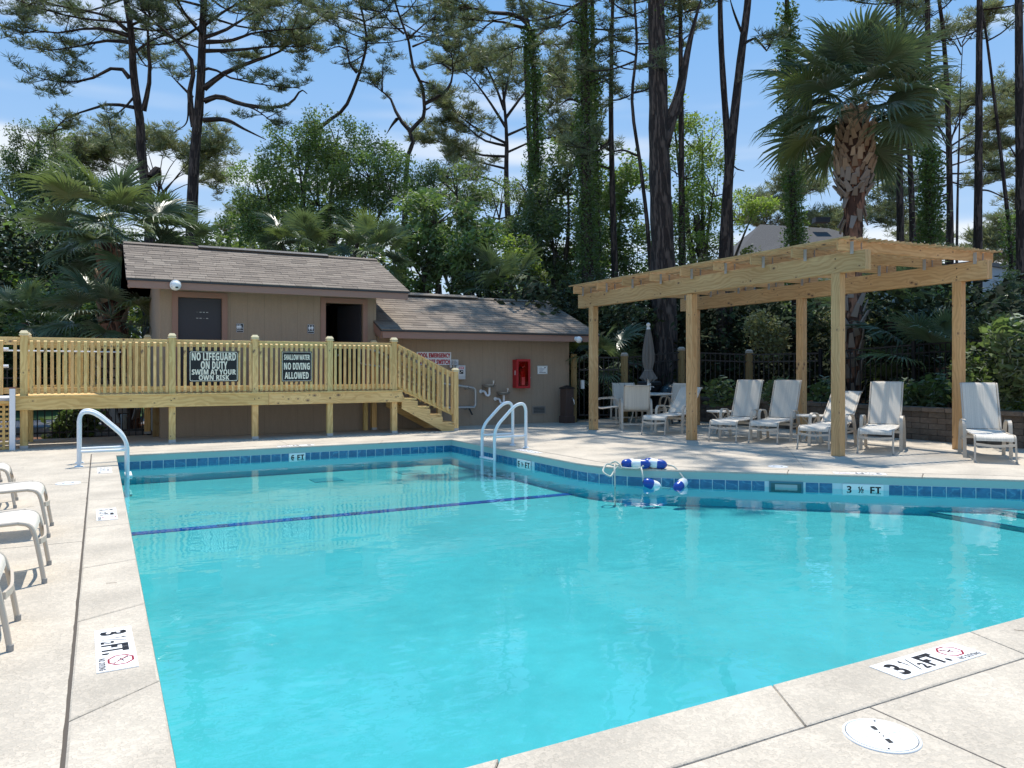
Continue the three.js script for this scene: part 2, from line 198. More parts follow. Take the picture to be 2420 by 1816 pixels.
// pool: shell, coping stones, waterline tiles, blue lane stripe, steps
const poolG = new THREE.Group(); poolG.name = 'swimming_pool'; poolG.userData.kind = 'structure'; scene.add(poolG);
{
  const P = [], I = [], UV = []; let L = 0; const q = [...pool, pool[0]];
  q.forEach(([u, v], i) => { if (i) L += Math.hypot(u - q[i - 1][0], v - q[i - 1][1]); P.push(u, -.09, -v, u, FLOOR, -v); UV.push(L, 0, L, FLOOR); if (i) { const a = (i - 1) * 2; I.push(a, a + 1, a + 3, a, a + 3, a + 2); } });
  let g = new THREE.BufferGeometry(); g.setAttribute('position', new THREE.Float32BufferAttribute(P, 3)); g.setAttribute('uv', new THREE.Float32BufferAttribute(UV, 2)); g.setIndex(I); g = g.toNonIndexed(); g.computeVertexNormals();
  part('pool_wall', g, M.plasterWallScatter, poolG);
  { const P = [], I = []; offset(pool, -.0025).concat([offset(pool, -.0025)[0]]).forEach(([u, v], i) => { P.push(u, -.022, -v, u, -.1015, -v); if (i) { const a = (i - 1) * 2; I.push(a, a + 1, a + 3, a, a + 3, a + 2); } }); let h = new THREE.BufferGeometry(); h.setAttribute('position', new THREE.Float32BufferAttribute(P, 3)); h.setIndex(I); h = h.toNonIndexed(); h.computeVertexNormals(); part('coping_bounce_strip', h, M.copingBounce, poolG); }  // teal strip with the light bounced off the water painted into its colour
  part('pool_floor', new THREE.ShapeGeometry(plan(pool)).rotateX(-Math.PI / 2).translate(0, FLOOR, 0), M.plaster, poolG);
  const wg = new THREE.ShapeGeometry(plan(offset(pool, .002))).rotateX(-Math.PI / 2).translate(0, WL, 0); const w = struct('water', wg, M.water); w.userData.label = 'clear turquoise pool water with faint ripples'; w.userData.kind = 'structure';
  // coping stones, cut where the joints show
  const cuts = { 0: [3.357, 4.491, 5.56, 6.9, 8.3, 9.55, 10.9], 1: [1.5, 2.7, 4.0] };
  const segs = [];
  for (let i = 0; i < pool.length; i++) {
    const a = pool[i], b = pool[(i + 1) % pool.length], A = copOut[i], B = copOut[(i + 1) % pool.length], len = Math.hypot(b[0] - a[0], b[1] - a[1]);
    let ts = [0, 1];
    if (i === 0) ts = [0, ...[3.357, 4.491, 5.56, 6.85, 8.2, 9.53, 10.9].map((v) => (v - 2.18) / 10.12), 1];
    else if (i === pool.length - 1) ts = [0, ...[7.5, 6.2, 4.9, 3.617, 2.327, 1.123].map((u) => (9.35 - u) / (9.35 - .213)), 1];
    else if (len > 1.6) { const k = Math.round(len / 1.25); ts = Array.from({ length: k + 1 }, (_, j) => j / k); }
    for (let j = 0; j + 1 < ts.length; j++) segs.push([a, b, A, B, ts[j] + (j ? .0022 / len : 0), ts[j + 1] - (j + 2 < ts.length ? .0022 / len : 0)]);
  }
  const mix = (p, q, t) => [lerp(p[0], q[0], t), lerp(p[1], q[1], t)];
  let arc = [], arcO = [];
  segs.forEach(([a, b, A, B, t0, t1]) => { const len = Math.hypot(b[0] - a[0], b[1] - a[1]) * (t1 - t0);
    if (len < .35) { if (!arc.length) { arc.push(a); arcO.push(A); } arc.push(b); arcO.push(B); return; }
    if (arc.length) { part('coping_stone', slab([...arc, ...arcO.reverse()], -.10, 0, .012), M.coping, poolG); arc = []; arcO = []; }
    part('coping_stone', slab([mix(a, b, t0), mix(a, b, t1), mix(A, B, t1), mix(A, B, t0)], -.10, 0, .012), M.coping, poolG); });
  // waterline tiles on the walls that are seen
  const r = rng(12), tg = [0, 1, 2, 3].map((k) => { const g = new RoundedBoxGeometry(.1435, .112, .012, 1, .002); const uv = g.attributes.uv; for (let i = 0; i < uv.count; i++) uv.setXY(i, uv.getX(i) * .3 + k * .23, uv.getY(i) * .3 + k * .31); return g; });
  { const P = [], I = []; const q = offset(pool, -.0022); q.concat([q[0]]).forEach(([u, v], i) => { P.push(u, -.102, -v, u, -.221, -v); if (i) { const a = (i - 1) * 2; I.push(a, a + 1, a + 3, a, a + 3, a + 2); } }); let h = new THREE.BufferGeometry(); h.setAttribute('position', new THREE.Float32BufferAttribute(P, 3)); h.setIndex(I); h = h.toNonIndexed(); h.computeVertexNormals(); part('tile_grout', h, std([.52, .64, .66], .9), poolG); }
  const runTiles = (a, b, skip) => { const d = [b[0] - a[0], b[1] - a[1]], len = Math.hypot(...d), n = Math.round(len / .1525), st = len / n, ang = Math.atan2(d[1], d[0]); for (let k = 0; k < n; k++) { const t = (k + .5) * st; if (skip && skip(t)) continue; const m = part('waterline_tile', tg[Math.floor(r() * 4)], M.tile[Math.floor(r() * 3)], poolG); m.position.set(a[0] + d[0] * t / len, -.161, -(a[1] + d[1] * t / len)); m.rotation.y = ang + Math.PI; m.scale.x = st / .1525; } };
  runTiles(pool[1], pool[2], (t) => t > 2.41 && t < 2.66);
  runTiles(pool[2], pool[3], (t) => t > 2.33 && t < 2.70);
  for (let i = 3; i < 9; i++) runTiles(pool[i], pool[i + 1]);
  runTiles(pool[9], pool[10], (t) => { const u = pool[9][0] + t * .756; return (u > 6.98 && u < 7.30) || (u > 7.56 && u < 7.99); });
  runTiles(pool[0], pool[1]);
  // skimmer mouth in the angled wall
  const at45 = (u) => { const t = (u - pool[9][0]) / (pool[10][0] - pool[9][0]); return [u, lerp(pool[9][1], pool[10][1], t)]; }, ang = Math.atan2(pool[10][1] - pool[9][1], pool[10][0] - pool[9][0]);
  const [su, sv] = at45(7.14); const sk = new THREE.Group(); sk.name = 'skimmer_opening'; sk.position.set(su, -.165, -sv); sk.rotation.y = ang; poolG.add(sk);
  part('shade_panel', box(.34, .11, .012).translate(0, -.01, 0), std([.03, .12, .13], .6), sk); part('frame', mergeGeometries([box(.37, .02, .02).translate(0, .055, .004), box(.02, .13, .02).translate(-.18, 0, .005), box(.02, .13, .02).translate(.18, 0, .005)]), std([.03, .16, .22], .4), sk); part('weir_flap', box(.25, .06, .01).rotateX(-.3).translate(.0, -.0, .012), std([.30, .42, .40], .5), sk);  // flat dark panel stands for the shade inside the skimmer mouth
  // lane stripe of small blue tiles across the floor and up the wall
  const sg = new RoundedBoxGeometry(.106, .012, .13, 1, .002); const sv0 = 8.55;
  for (let k = 0; k < 48; k++) { const m = part('stripe_tile', sg, M.stripeTile[k % 3 === 1 ? 1 : Math.floor(r() * 3)], poolG); m.position.set(.27 + k * .109, FLOOR + .004, -(sv0 + (k % 2) * .002)); }
  // entry steps at the right-hand end
  part('pool_step', span(8.22, 9.35, FLOOR, -.375, 2.2, 5.4), M.plaster, poolG); part('pool_step', span(8.72, 9.35, -.373, -.325, 2.2, 5.0), M.plaster, poolG);
  part('step_edge_tile', span(8.212, 8.226, -.379, -.370, 2.2, 5.4), M.tile[1], poolG); part('step_edge_tile', span(8.712, 8.726, -.329, -.320, 2.2, 5.0), M.tile[1], poolG);
  for (const [u, v] of [[2.75, 11.15], [4.15, 11.35]]) part('drain_grate', span(u, u + .42, FLOOR, FLOOR + .008, v, v + .36), std([.03, .30, .36], .6), poolG);
}
// depth signs on the wall tiles and on the coping
function signPrint(w, h, pxw, draw, rough = .35) { const g = new THREE.PlaneGeometry(w, h); return [g, std('#fff', rough, { map: canvas(pxw, Math.round(pxw * h / w), draw) })]; }
function plate(t, w, h, d, backMat, pxw, draw, rough) { part('panel', rbox(w, h, d, Math.min(.003, d * .4)), backMat, t); const [g, m] = signPrint(w - .004, h - .004, pxw, draw, rough); const p = part('print', g.translate(0, 0, d / 2 + .0012), m, t); return p; }
function wallMarker(text, label, u, y, v, turn, w) { const t = thing('depth_marker', label, 'depth marker', [u, y, -v], turn); plate(t, w, .125, .014, M.white, 512, (x, W, H) => { x.fillStyle = '#dfe5e2'; x.fillRect(0, 0, W, H); x.fillStyle = '#0d0f14'; let a = 0; for (const [s, c, ww, hh, dy] of text) fit(x, s, c * W, H * (.5 + (dy || 0)), ww * W, hh * H); }, .25); }
wallMarker([['6', .22, .20, .62], ['FT', .70, .42, .62]], 'white tile marker reading 6 FT on the far pool wall', 2.748, -.166, 12.291, 0, .256);
wallMarker([['5', .14, .17, .62], ['½', .42, .17, .5], ['FT', .78, .34, .62]], 'white tile marker reading 5 1/2 FT beside the right ladder', 5.451, -.166, 9.80, -Math.PI / 2 + .03, .38);
{ const c = [7.776, 0], t = (7.776 - pool[9][0]) / (pool[10][0] - pool[9][0]); c[1] = lerp(pool[9][1], pool[10][1], t); const ang = Math.atan2(pool[10][1] - pool[9][1], pool[10][0] - pool[9][0]); wallMarker([['3', .16, .12, .62], ['½', .45, .14, .56], ['FT', .80, .26, .62]], 'white tile marker reading 3 1/2 FT on the angled pool wall', c[0] - .004, -.166, c[1] - .004, ang, .44); }
function noDiving(x, cx, cy, rx, ry, s) { x.save(); x.translate(cx, cy); x.scale(rx, ry); x.lineWidth = .17; x.strokeStyle = '#931d2e'; x.beginPath(); for (let k = 0; k < 8; k++) { const a = Math.PI / 8 + k * Math.PI / 4; x[k ? 'lineTo' : 'moveTo'](Math.cos(a), Math.sin(a)); } x.closePath(); x.stroke(); x.strokeStyle = '#1a1a22'; x.lineWidth = .13; x.beginPath(); x.moveTo(-.30, -.42); x.lineTo(.12, .22); x.moveTo(-.3, .05); x.lineTo(.34, -.22); x.stroke(); x.fillStyle = '#1a1a22'; x.beginPath(); x.arc(-.40, -.5, .1, 0, 7); x.fill(); x.strokeStyle = '#a3172c'; x.lineWidth = .1; x.beginPath(); x.moveTo(-.62, -.55); x.lineTo(.62, .55); x.stroke(); x.lineWidth = .04; x.strokeStyle = '#555'; x.beginPath(); x.moveTo(-.6, .45); for (let k = 0; k < 8; k++) x.lineTo(-.6 + k * .17, .45 + (k % 2) * .1); x.stroke(); x.restore(); }
function decal(label, cu, cv, turn, lead, ft = .61, skew = 0) {
  const t = thing('deck_marker', label, 'depth marker', [cu, .0016, -cv], turn + skew); const g = new THREE.Group(); part('vinyl', new THREE.BoxGeometry(.575, .0024, .155), M.white, t);
  const [pg, pm] = signPrint(.571, .151, 1024, (x, W, H) => { x.fillStyle = '#f4f3f1'; x.fillRect(0, 0, W, H); x.fillStyle = '#17161c'; fit(x, lead, .13 * W, .5 * H, .10 * W, .66 * H, '900'); if (lead !== '6') { fit(x, '1', .262 * W, .32 * H, .030 * W, .34 * H, '900'); fit(x, '2', .362 * W, .68 * H, .060 * W, .34 * H, '900'); x.lineWidth = 15; x.strokeStyle = '#17161c'; x.beginPath(); x.moveTo(.272 * W, .84 * H); x.lineTo(.345 * W, .16 * H); x.stroke(); } fit(x, 'FT.', .53 * W, .5 * H, .23 * W, .66 * H, '900'); noDiving(x, .80 * W, .40 * H, .105 * W, .33 * H); x.fillStyle = '#17161c'; fit(x, 'NO DIVING', .845 * W, .87 * H, .26 * W, .15 * H, '900'); }, .4);
  part('print', pg.rotateX(-Math.PI / 2).translate(0, .0022, 0), pm, t);
}
decal('white deck decal reading 3 1/2 FT. nearest the camera on the left coping', .062, 3.832, -Math.PI / 2, '3', .61, .02);
decal('white deck decal on the left coping, the middle one of three', .055, 7.368, -Math.PI / 2, '3', .61, .01);
decal('white deck decal on the left coping beside the left pool ladder', .056, 10.535, -Math.PI / 2, '5', .61, .01);
decal('white deck decal reading 3 1/2 FT. on the near coping beside the round lid', 3.10, 2.04, 0, '3', .61, .015);
decal('white deck decal on the far coping above the 6 FT tile', 2.76, 12.44, Math.PI, '6');
decal('white deck decal on the coping at the foot of the right pool ladder', 5.63, 9.98, Math.PI / 2, '5');
decal('white deck decal on the coping of the angled pool wall', 7.87, 6.04, Math.PI * .78, '3');
// round skimmer lids
function lid(label, u, v, turn) { const t = thing('skimmer_lid', label, 'skimmer lid', [u, 0, -v], turn, 'round skimmer lids'); part('ring', new THREE.LatheGeometry([[.113, -.004], [.113, .004], [.118, .006], [.123, .003], [.123, -.004]].map((p) => new THREE.Vector2(...p)), 48), M.whitePaint, t); part('seam', new THREE.CylinderGeometry(.1135, .1135, .003, 40).translate(0, .001, 0), M.dark, t); part('cover', new THREE.CylinderGeometry(.1105, .1105, .006, 48).translate(0, .002, 0), std([.80, .80, .78], .45), t);
  const ribs = []; for (const rr of [.03, .055, .08]) ribs.push(new THREE.TorusGeometry(rr, .0012, 4, 40).rotateX(Math.PI / 2).translate(0, .0052, 0)); for (let k = 0; k < 8; k++) { const a = k * Math.PI / 4; ribs.push(new THREE.BoxGeometry(.05, .002, .0018).translate(.055, .0052, 0).rotateY(a + .2)); } part('ribs', mergeGeometries(ribs.map((g) => g.index ? g.toNonIndexed() : g).map((g) => { g.deleteAttribute('uv'); return g; })), std([.66, .66, .65], .5), t);
  for (const s of [1, -1]) { part('finger_hole', new THREE.BoxGeometry(.024, .002, .014).translate(s * .046, .0062, 0), M.dark, t); part('screw_hole', new THREE.CylinderGeometry(.0028, .0028, .002, 10).translate(s * .012, .0062, 0), M.dark, t); part('screw_hole', new THREE.CylinderGeometry(.0035, .0035, .002, 10).translate(s * .096, .0062, s * .03), M.dark, t); } return t; }
const lid0 = lid('round white skimmer lid with two black finger holes on the near deck', 2.322, 1.697, 1.15);
cloneThing(lid0, 'round white skimmer lid on the deck beside the left loungers', [-.295, 0, -9.54], .3);
cloneThing(lid0, 'round white skimmer lid on the deck behind the angled pool wall', [7.51, 0, -6.94], 2.1);
{ const t = thing('pine_needle', 'dry brown pine needle bundle lying on the near deck', 'pine needle', [3.41, .004, -1.78], 0); part('sheath', tube([V3(0, 0, 0), V3(.008, .004, -.02)], .0022, 5), std([.20, .10, .05], .9), t); for (const [a, l] of [[.55, .2], [.72, .16], [.9, .13]]) part('needle', tube([V3(0, 0, 0), V3(l * .4 * Math.cos(a), .001, l * .5 * Math.sin(a)), V3(l * Math.cos(a * .8), .002, l * Math.sin(a * .8))], .0009, 4), std([.27, .15, .08], .9), t); }

// ---------------------------------------------------------------- the two buildings
const roofPt = (eave, pitch) => (v) => eave[1] + (v - eave[0]) * pitch;
function shingleRoof(b, u0, u1, vE, yE, vR, yR, seed, roofName = 'roof') {
  const r = rng(seed), sl = Math.hypot(vR - vE, yR - yE), pit = Math.atan2(yR - yE, vR - vE), courses = 16, ex = sl / courses, n = Math.round((u1 - u0) / .30), w = (u1 - u0) / n;
  const roof = new THREE.Group(); roof.name = roofName; b.add(roof);
  part('decking', slab([[u0, 0], [u1, 0], [u1, sl], [u0, sl]], -.035, -.004).rotateX(pit).translate(0, yE, -vE), M.roofPlain, roof);
  part('back_slope', slab([[u0, 0], [u1, 0], [u1, sl], [u0, sl]], -.035, 0).rotateX(pit).translate(0, yE, -vE).applyMatrix4(new THREE.Matrix4().makeScale(1, 1, -1)).translate(0, 0, -2 * vR), M.roofPlain, roof);
  const geos = [0, 1, 2].map((k) => { const g = box(w * .985, .013 + k * .003, ex * 1.12); g.translate(0, .004, -ex * .53); g.rotateX(-.045); return g; });
  for (let c = 0; c < courses; c++) { const off = (r() * .7) * w; for (let k = 0; k < n + 1; k++) { let x = u0 + off - w + (k + .5) * w, sc = 1; const L = Math.max(u0, x - w / 2), R = Math.min(u1, x + w / 2); if (R - L < .03) continue; sc = (R - L) / w; const m = part('shingle', geos[Math.floor(r() * 3)], M.shingle[Math.floor(Math.pow(r(), 1.1) * 5)], roof); const d = c * ex; m.position.set((L + R) / 2, yE + d * Math.sin(pit) + .004, -(vE + d * Math.cos(pit)) ); m.rotation.x = pit; m.scale.x = sc; } }
  return roof;
}
function wallWithHoles(u0, u1, y0, y1, holes, v, thick) { const s = new THREE.Shape([[u0, y0], [u1, y0], [u1, y1], [u0, y1]].map((p) => new THREE.Vector2(...p))); for (const [a, b, c, d] of holes) s.holes.push(new THREE.Path([[a, c], [b, c], [b, d], [a, d]].map((p) => new THREE.Vector2(...p)))); return new THREE.ExtrudeGeometry(s, { depth: thick, bevelEnabled: false }).translate(0, 0, -v - thick); }
{ // upper building
  const b = thing('restroom_building', 'taupe restroom building with shingled gable roof and two brown-framed doors', 'building');
  const u0 = .95, u1 = 4.93, vB = 18.2, top = 2.78;
  part('front_wall', wallWithHoles(u0, u1, -.05, top, [[1.243, 1.987, .80, 2.512], [3.901, 4.650, .80, 2.517]], 15, .12), M.siding, b);
  for (const [a, c] of [[u0, u0 + .12], [u1 - .12, u1]]) { const s = new THREE.Shape([[15.12, -.05], [vB, -.05], [vB, 2.72], [16.6, 3.5], [15.12, 2.86]].map((p) => new THREE.Vector2(...p))); part('side_wall', new THREE.ExtrudeGeometry(s, { depth: c - a, bevelEnabled: false }).rotateY(Math.PI / 2).translate(a, 0, 0), M.siding, b); }
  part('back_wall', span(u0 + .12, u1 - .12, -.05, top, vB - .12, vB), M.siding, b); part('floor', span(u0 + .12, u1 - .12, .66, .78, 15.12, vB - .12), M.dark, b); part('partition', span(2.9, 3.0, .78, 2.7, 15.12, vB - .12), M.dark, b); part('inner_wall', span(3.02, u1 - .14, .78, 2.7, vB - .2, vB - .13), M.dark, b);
  const yE = 2.755, yR = 3.64, vE = 14.5, vR = 16.6, rf = shingleRoof(b, .40, 5.46, vE, yE, vR, yR, 31);
  part('drip_edge', span(.40, 5.46, yE - .028, yE - .004, vE - .012, vE + .01), M.drip, b);
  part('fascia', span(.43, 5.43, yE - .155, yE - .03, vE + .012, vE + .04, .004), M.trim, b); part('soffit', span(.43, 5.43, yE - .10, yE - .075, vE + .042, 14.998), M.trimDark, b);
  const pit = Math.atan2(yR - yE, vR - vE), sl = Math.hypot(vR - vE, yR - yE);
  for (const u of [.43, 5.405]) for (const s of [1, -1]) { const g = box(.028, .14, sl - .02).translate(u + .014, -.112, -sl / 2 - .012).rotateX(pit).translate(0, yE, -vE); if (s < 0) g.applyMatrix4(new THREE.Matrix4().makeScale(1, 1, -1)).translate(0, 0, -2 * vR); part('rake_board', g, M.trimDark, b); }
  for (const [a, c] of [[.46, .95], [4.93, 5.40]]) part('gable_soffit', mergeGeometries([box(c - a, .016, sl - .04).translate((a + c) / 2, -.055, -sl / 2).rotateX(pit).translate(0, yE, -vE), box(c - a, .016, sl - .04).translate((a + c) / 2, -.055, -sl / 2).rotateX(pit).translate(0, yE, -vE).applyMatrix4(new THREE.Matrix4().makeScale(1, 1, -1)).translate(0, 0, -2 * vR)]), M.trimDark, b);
  { const rv = new THREE.Group(); rv.name = 'ridge_vent'; b.add(rv); part('cap', mergeGeometries([box(2.6, .016, .16).rotateX(.38).translate(3.05, yR + .032, -vR + .068), box(2.6, .016, .16).rotateX(-.38).translate(3.05, yR + .032, -vR - .068)]), M.drip, rv); for (let k = 0; k < 11; k++) part('nail_head', new THREE.SphereGeometry(.009, 6, 5).translate(1.9 + k * .235, yR + .022, -vR + .125), M.whitePaint, rv); }
  part('ridge_cap', mergeGeometries([box(5.04, .012, .13).rotateX(pit).translate(2.93, yR + .012, -vR + .056), box(5.04, .012, .13).rotateX(-pit).translate(2.93, yR + .012, -vR - .056)]), M.shingle[1], b);
  // doors
  for (const [i, [a, c, d]] of [[1.243, 1.987, 2.512], [3.901, 4.650, 2.517]].entries()) {
    const fr = new THREE.Group(); fr.name = 'door_frame'; b.add(fr); const w = .095, z = -15 + .014;
    part('jamb', box(w, d - .8, .028).translate(a - w / 2, (d + .8) / 2, z), M.trim, fr); part('jamb', box(w, d - .8, .028).translate(c + w / 2, (d + .8) / 2, z), M.trim, fr); part('lintel', box(c - a + 2 * w, .098, .03).translate((a + c) / 2, d + .049, z), M.trim, fr);
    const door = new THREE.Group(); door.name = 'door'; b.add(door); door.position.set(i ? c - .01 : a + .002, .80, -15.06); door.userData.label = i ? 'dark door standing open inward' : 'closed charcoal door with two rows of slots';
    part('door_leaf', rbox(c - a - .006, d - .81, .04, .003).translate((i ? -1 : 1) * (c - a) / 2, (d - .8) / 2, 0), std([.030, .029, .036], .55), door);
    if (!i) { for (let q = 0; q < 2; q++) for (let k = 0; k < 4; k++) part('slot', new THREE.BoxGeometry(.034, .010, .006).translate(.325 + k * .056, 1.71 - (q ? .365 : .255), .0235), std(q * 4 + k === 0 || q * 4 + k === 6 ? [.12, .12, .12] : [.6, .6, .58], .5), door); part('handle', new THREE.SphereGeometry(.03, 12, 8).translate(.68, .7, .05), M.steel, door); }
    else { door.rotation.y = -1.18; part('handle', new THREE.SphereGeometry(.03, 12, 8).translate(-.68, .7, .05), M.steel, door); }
  }
}
{ // lower wing
  const b = thing('storage_wing', 'lower taupe wing with dappled shingle roof beside the wooden stairs', 'building');
  const u0 = 4.94, u1 = 9.535, vB = 18.55;
  part('front_wall', wallWithHoles(u0, u1, -.05, 2.0, [], 15.002, .12), M.siding, b);
  { const s = new THREE.Shape([[15.122, -.05], [vB, -.05], [vB, 2.0], [16.78, 2.78], [15.122, 2.1]].map((p) => new THREE.Vector2(...p))); part('side_wall', new THREE.ExtrudeGeometry(s, { depth: .12, bevelEnabled: false }).rotateY(Math.PI / 2).translate(u1 - .12, 0, 0), M.siding, b); }
  part('back_wall', span(u0 + .12, u1 - .12, -.05, 2.0, vB - .12, vB), M.siding, b);
  const yE = 1.99, yR = 2.90, vE = 14.5, vR = 16.78; 
  // the roof laps in front of the upper building's corner only below its eave
  shingleRoof(b, 4.87, 10.05, vE, yE, vR, yR, 57);
  part('drip_edge', span(4.87, 10.05, yE - .028, yE - .004, vE - .012, vE + .01), M.drip, b);
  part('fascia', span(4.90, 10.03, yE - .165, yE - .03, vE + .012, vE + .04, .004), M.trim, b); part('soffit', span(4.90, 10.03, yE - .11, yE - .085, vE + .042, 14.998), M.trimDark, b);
  const pit = Math.atan2(yR - yE, vR - vE), sl = Math.hypot(vR - vE, yR - yE);
  part('rake_board', box(.028, .15, .53).translate(4.89, -.118, -.275).rotateX(pit).translate(0, yE, -vE), M.trim, b);
  for (const s of [1, -1]) { const g = box(.028, .15, sl - .02).translate(10.02, -.118, -sl / 2 - .012).rotateX(pit).translate(0, yE, -vE); if (s < 0) g.applyMatrix4(new THREE.Matrix4().makeScale(1, 1, -1)).translate(0, 0, -2 * vR); part('rake_board', g, M.trim, b); }
  { const rv = new THREE.Group(); rv.name = 'ridge_vent'; b.add(rv); part('cap', mergeGeometries([box(2.5, .018, .17).rotateX(.36).translate(6.75, yR + .045, -vR + .072), box(2.5, .018, .17).rotateX(-.36).translate(6.75, yR + .045, -vR - .072)]), M.shingle[4], rv); part('gap', box(2.46, .03, .22).translate(6.75, yR + .008, -vR), M.drip, rv); }
  part('ridge_cap', mergeGeometries([box(2.02, .012, .13).rotateX(pit).translate(9.02, yR + .012, -vR + .056), box(2.02, .012, .13).rotateX(-pit).translate(9.02, yR + .012, -vR - .056)]), M.shingle[0], b);
  { const vt = new THREE.Group(); vt.name = 'wall_vent'; vt.position.set(8.725, .297, -14.99); b.add(vt); part('frame', mergeGeometries([box(.35, .025, .02).translate(0, .078, 0), box(.35, .025, .02).translate(0, -.078, 0), box(.028, .131, .02).translate(-.161, 0, 0), box(.028, .131, .02).translate(.161, 0, 0)]), std([.26, .22, .18], .8), vt); part('backing', box(.294, .131, .008).translate(0, 0, -.004), M.dark, vt); for (let k = 0; k < 4; k++) part('louvre', box(.294, .006, .024).rotateX(.7).translate(0, -.046 + k * .031, .006), std([.20, .18, .155], .8), vt); }
}
// things fixed to the walls
function dome(label, u, y, v) { const t = thing('security_camera', label, 'security camera', [u, y, -v], 0); part('base', new THREE.CylinderGeometry(.092, .092, .03, 24).rotateX(Math.PI / 2).translate(0, 0, .015), M.white, t); part('housing', new THREE.SphereGeometry(.078, 24, 16).scale(1, 1, .9).translate(.004, -.008, .055), M.white, t); part('lens', rbox(.05, .026, .03, .008).translate(.014, -.048, .115), M.black, t); return t; }
dome('white dome security camera on the fascia above the left door', 1.16, 2.672, 14.485);
{ const t = thing('security_camera', 'white turret security camera under the right end of the low roof', 'security camera', [9.41, 1.87, -14.49], .4); part('base', new THREE.CylinderGeometry(.05, .05, .03, 20).rotateX(Math.PI / 2).translate(-.02, .02, .0), M.white, t); part('housing', new THREE.SphereGeometry(.075, 20, 14).scale(1.05, 1, 1).translate(0, 0, .06), M.white, t); part('lens', new THREE.CylinderGeometry(.03, .032, .04, 16).rotateX(1.1).rotateY(.5).translate(.04, -.04, .11), M.black, t); }
function wallSign(name, label, cat, u, y, v, w, h, d, back, draw, px = 512, rough = .4) { const t = thing(name, label, cat, [u, y, -v], 0); plate(t, w, h, d, back, px, draw, rough); return t; }
function man(x, cx, y, s, skirt) { x.beginPath(); x.arc(cx, y, s * .13, 0, 7); x.fill(); x.beginPath(); if (skirt) { x.moveTo(cx - s * .12, y + s * .18); x.lineTo(cx + s * .12, y + s * .18); x.lineTo(cx + s * .26, y + s * .62); x.lineTo(cx - s * .26, y + s * .62); x.closePath(); x.fill(); } else x.fillRect(cx - s * .2, y + s * .17, s * .4, s * .45); x.fillRect(cx - s * .14, y + s * .6, s * .11, s * .4); x.fillRect(cx + s * .03, y + s * .6, s * .11, s * .4); x.fillRect(cx - s * .27, y + s * .2, s * .06, s * .36); x.fillRect(cx + s * .21, y + s * .2, s * .06, s * .36); }
const restroom = (wheel) => (x, W, H) => { x.fillStyle = '#d9dde2'; x.fillRect(0, 0, W, H); x.fillStyle = '#0d1016'; x.fillRect(W * .04, H * .03, W * .92, H * .94); x.fillStyle = '#e6eaee'; man(x, W * (wheel ? .22 : .3), H * .16, H * .5, true); man(x, W * (wheel ? .5 : .7), H * .16, H * .5, false); if (wheel) { x.lineWidth = W * .035; x.strokeStyle = '#e6eaee'; x.beginPath(); x.arc(W * .78, H * .5, W * .1, 0, 5.2); x.stroke(); x.beginPath(); x.moveTo(W * .74, H * .3); x.lineTo(W * .76, H * .46); x.lineTo(W * .88, H * .47); x.stroke(); x.beginPath(); x.arc(W * .73, H * .26, W * .035, 0, 7); x.fill(); } fit(x, wheel ? 'RESTROOM' : 'RESTROOM', W * .5, H * .78, W * .8, H * .085); };
wallSign('restroom_sign', 'black restroom sign with two figures and a wheelchair beside the left door', 'sign', 2.302, 1.983, 14.994, .13, .164, .008, M.dark, restroom(true), 256);
wallSign('restroom_sign', 'black restroom sign with two white figures left of the open door', 'sign', 3.614, 1.994, 14.994, .13, .176, .008, M.dark, restroom(false), 256);
wallSign('emergency_sign', 'white sign reading POOL EMERGENCY SHUT OFF SWITCH behind the stair railing', 'sign', 6.183, 1.438, 14.99, .778, .27, .01, M.white, (x, W, H) => { x.fillStyle = '#dfe1e4'; x.fillRect(0, 0, W, H); x.fillStyle = '#b9bcc0'; x.fillRect(0, H * .495, W, 3); for (const [c, o] of [['#3a0c14', 3], ['#a80e22', 0]]) { x.fillStyle = c; fit(x, 'POOL EMERGENCY', W * .5 + o, H * .25 + o, W * .93, H * .33, '900'); fit(x, 'SHUT OFF SWITCH', W * .5 + o, H * .75 + o, W * .93, H * .33, '900'); } }, 768);
wallSign('notice_plate', 'small pale notice plate to the right of the POOL EMERGENCY sign', 'sign', 6.66, 1.36, 14.993, .165, .115, .006, M.white, (x, W, H) => { x.fillStyle = '#c9cdd0'; x.fillRect(0, 0, W, H); x.fillStyle = '#5a6066'; for (let k = 0; k < 6; k++) x.fillRect(W * .1, H * (.16 + k * .12), W * (.5 + ((k * 37) % 30) / 100), H * .05); }, 256);
{ const t = thing('shutoff_box', 'grey emergency shut-off box with red label below the emergency sign', 'switch box', [6.745, 1.147, -14.93], 0); part('enclosure', rbox(.215, .30, .13, .008), std([.50, .51, .50], .5), t); part('conduit', tube([V3(-.15, .25, .03), V3(-.15, .08, .03)], .016, 8), M.galv, t); part('key_switch', new THREE.CylinderGeometry(.03, .03, .03, 16).rotateX(Math.PI / 2).translate(-.21, .125, .0), M.galv, t); const [g, m] = signPrint(.15, .20, 256, (x, W, H) => { x.fillStyle = '#c8cac9'; x.fillRect(0, 0, W, H); x.fillStyle = '#b3202a'; x.fillRect(W * .12, H * .05, W * .76, H * .26); x.fillStyle = '#f0eeec'; fit(x, 'EMERGENCY', W * .5, H * .12, W * .66, H * .07); fit(x, 'SHUT OFF', W * .5, H * .23, W * .6, H * .07); x.fillStyle = '#14161a'; x.fillRect(W * .2, H * .42, W * .6, H * .4); x.fillStyle = '#d8d8d4'; x.fillRect(W * .48, H * .5, W * .2, H * .1); x.fillRect(W * .3, H * .66, W * .12, H * .08); }); part('label_print', g.translate(.01, .03, .0665), m, t); }
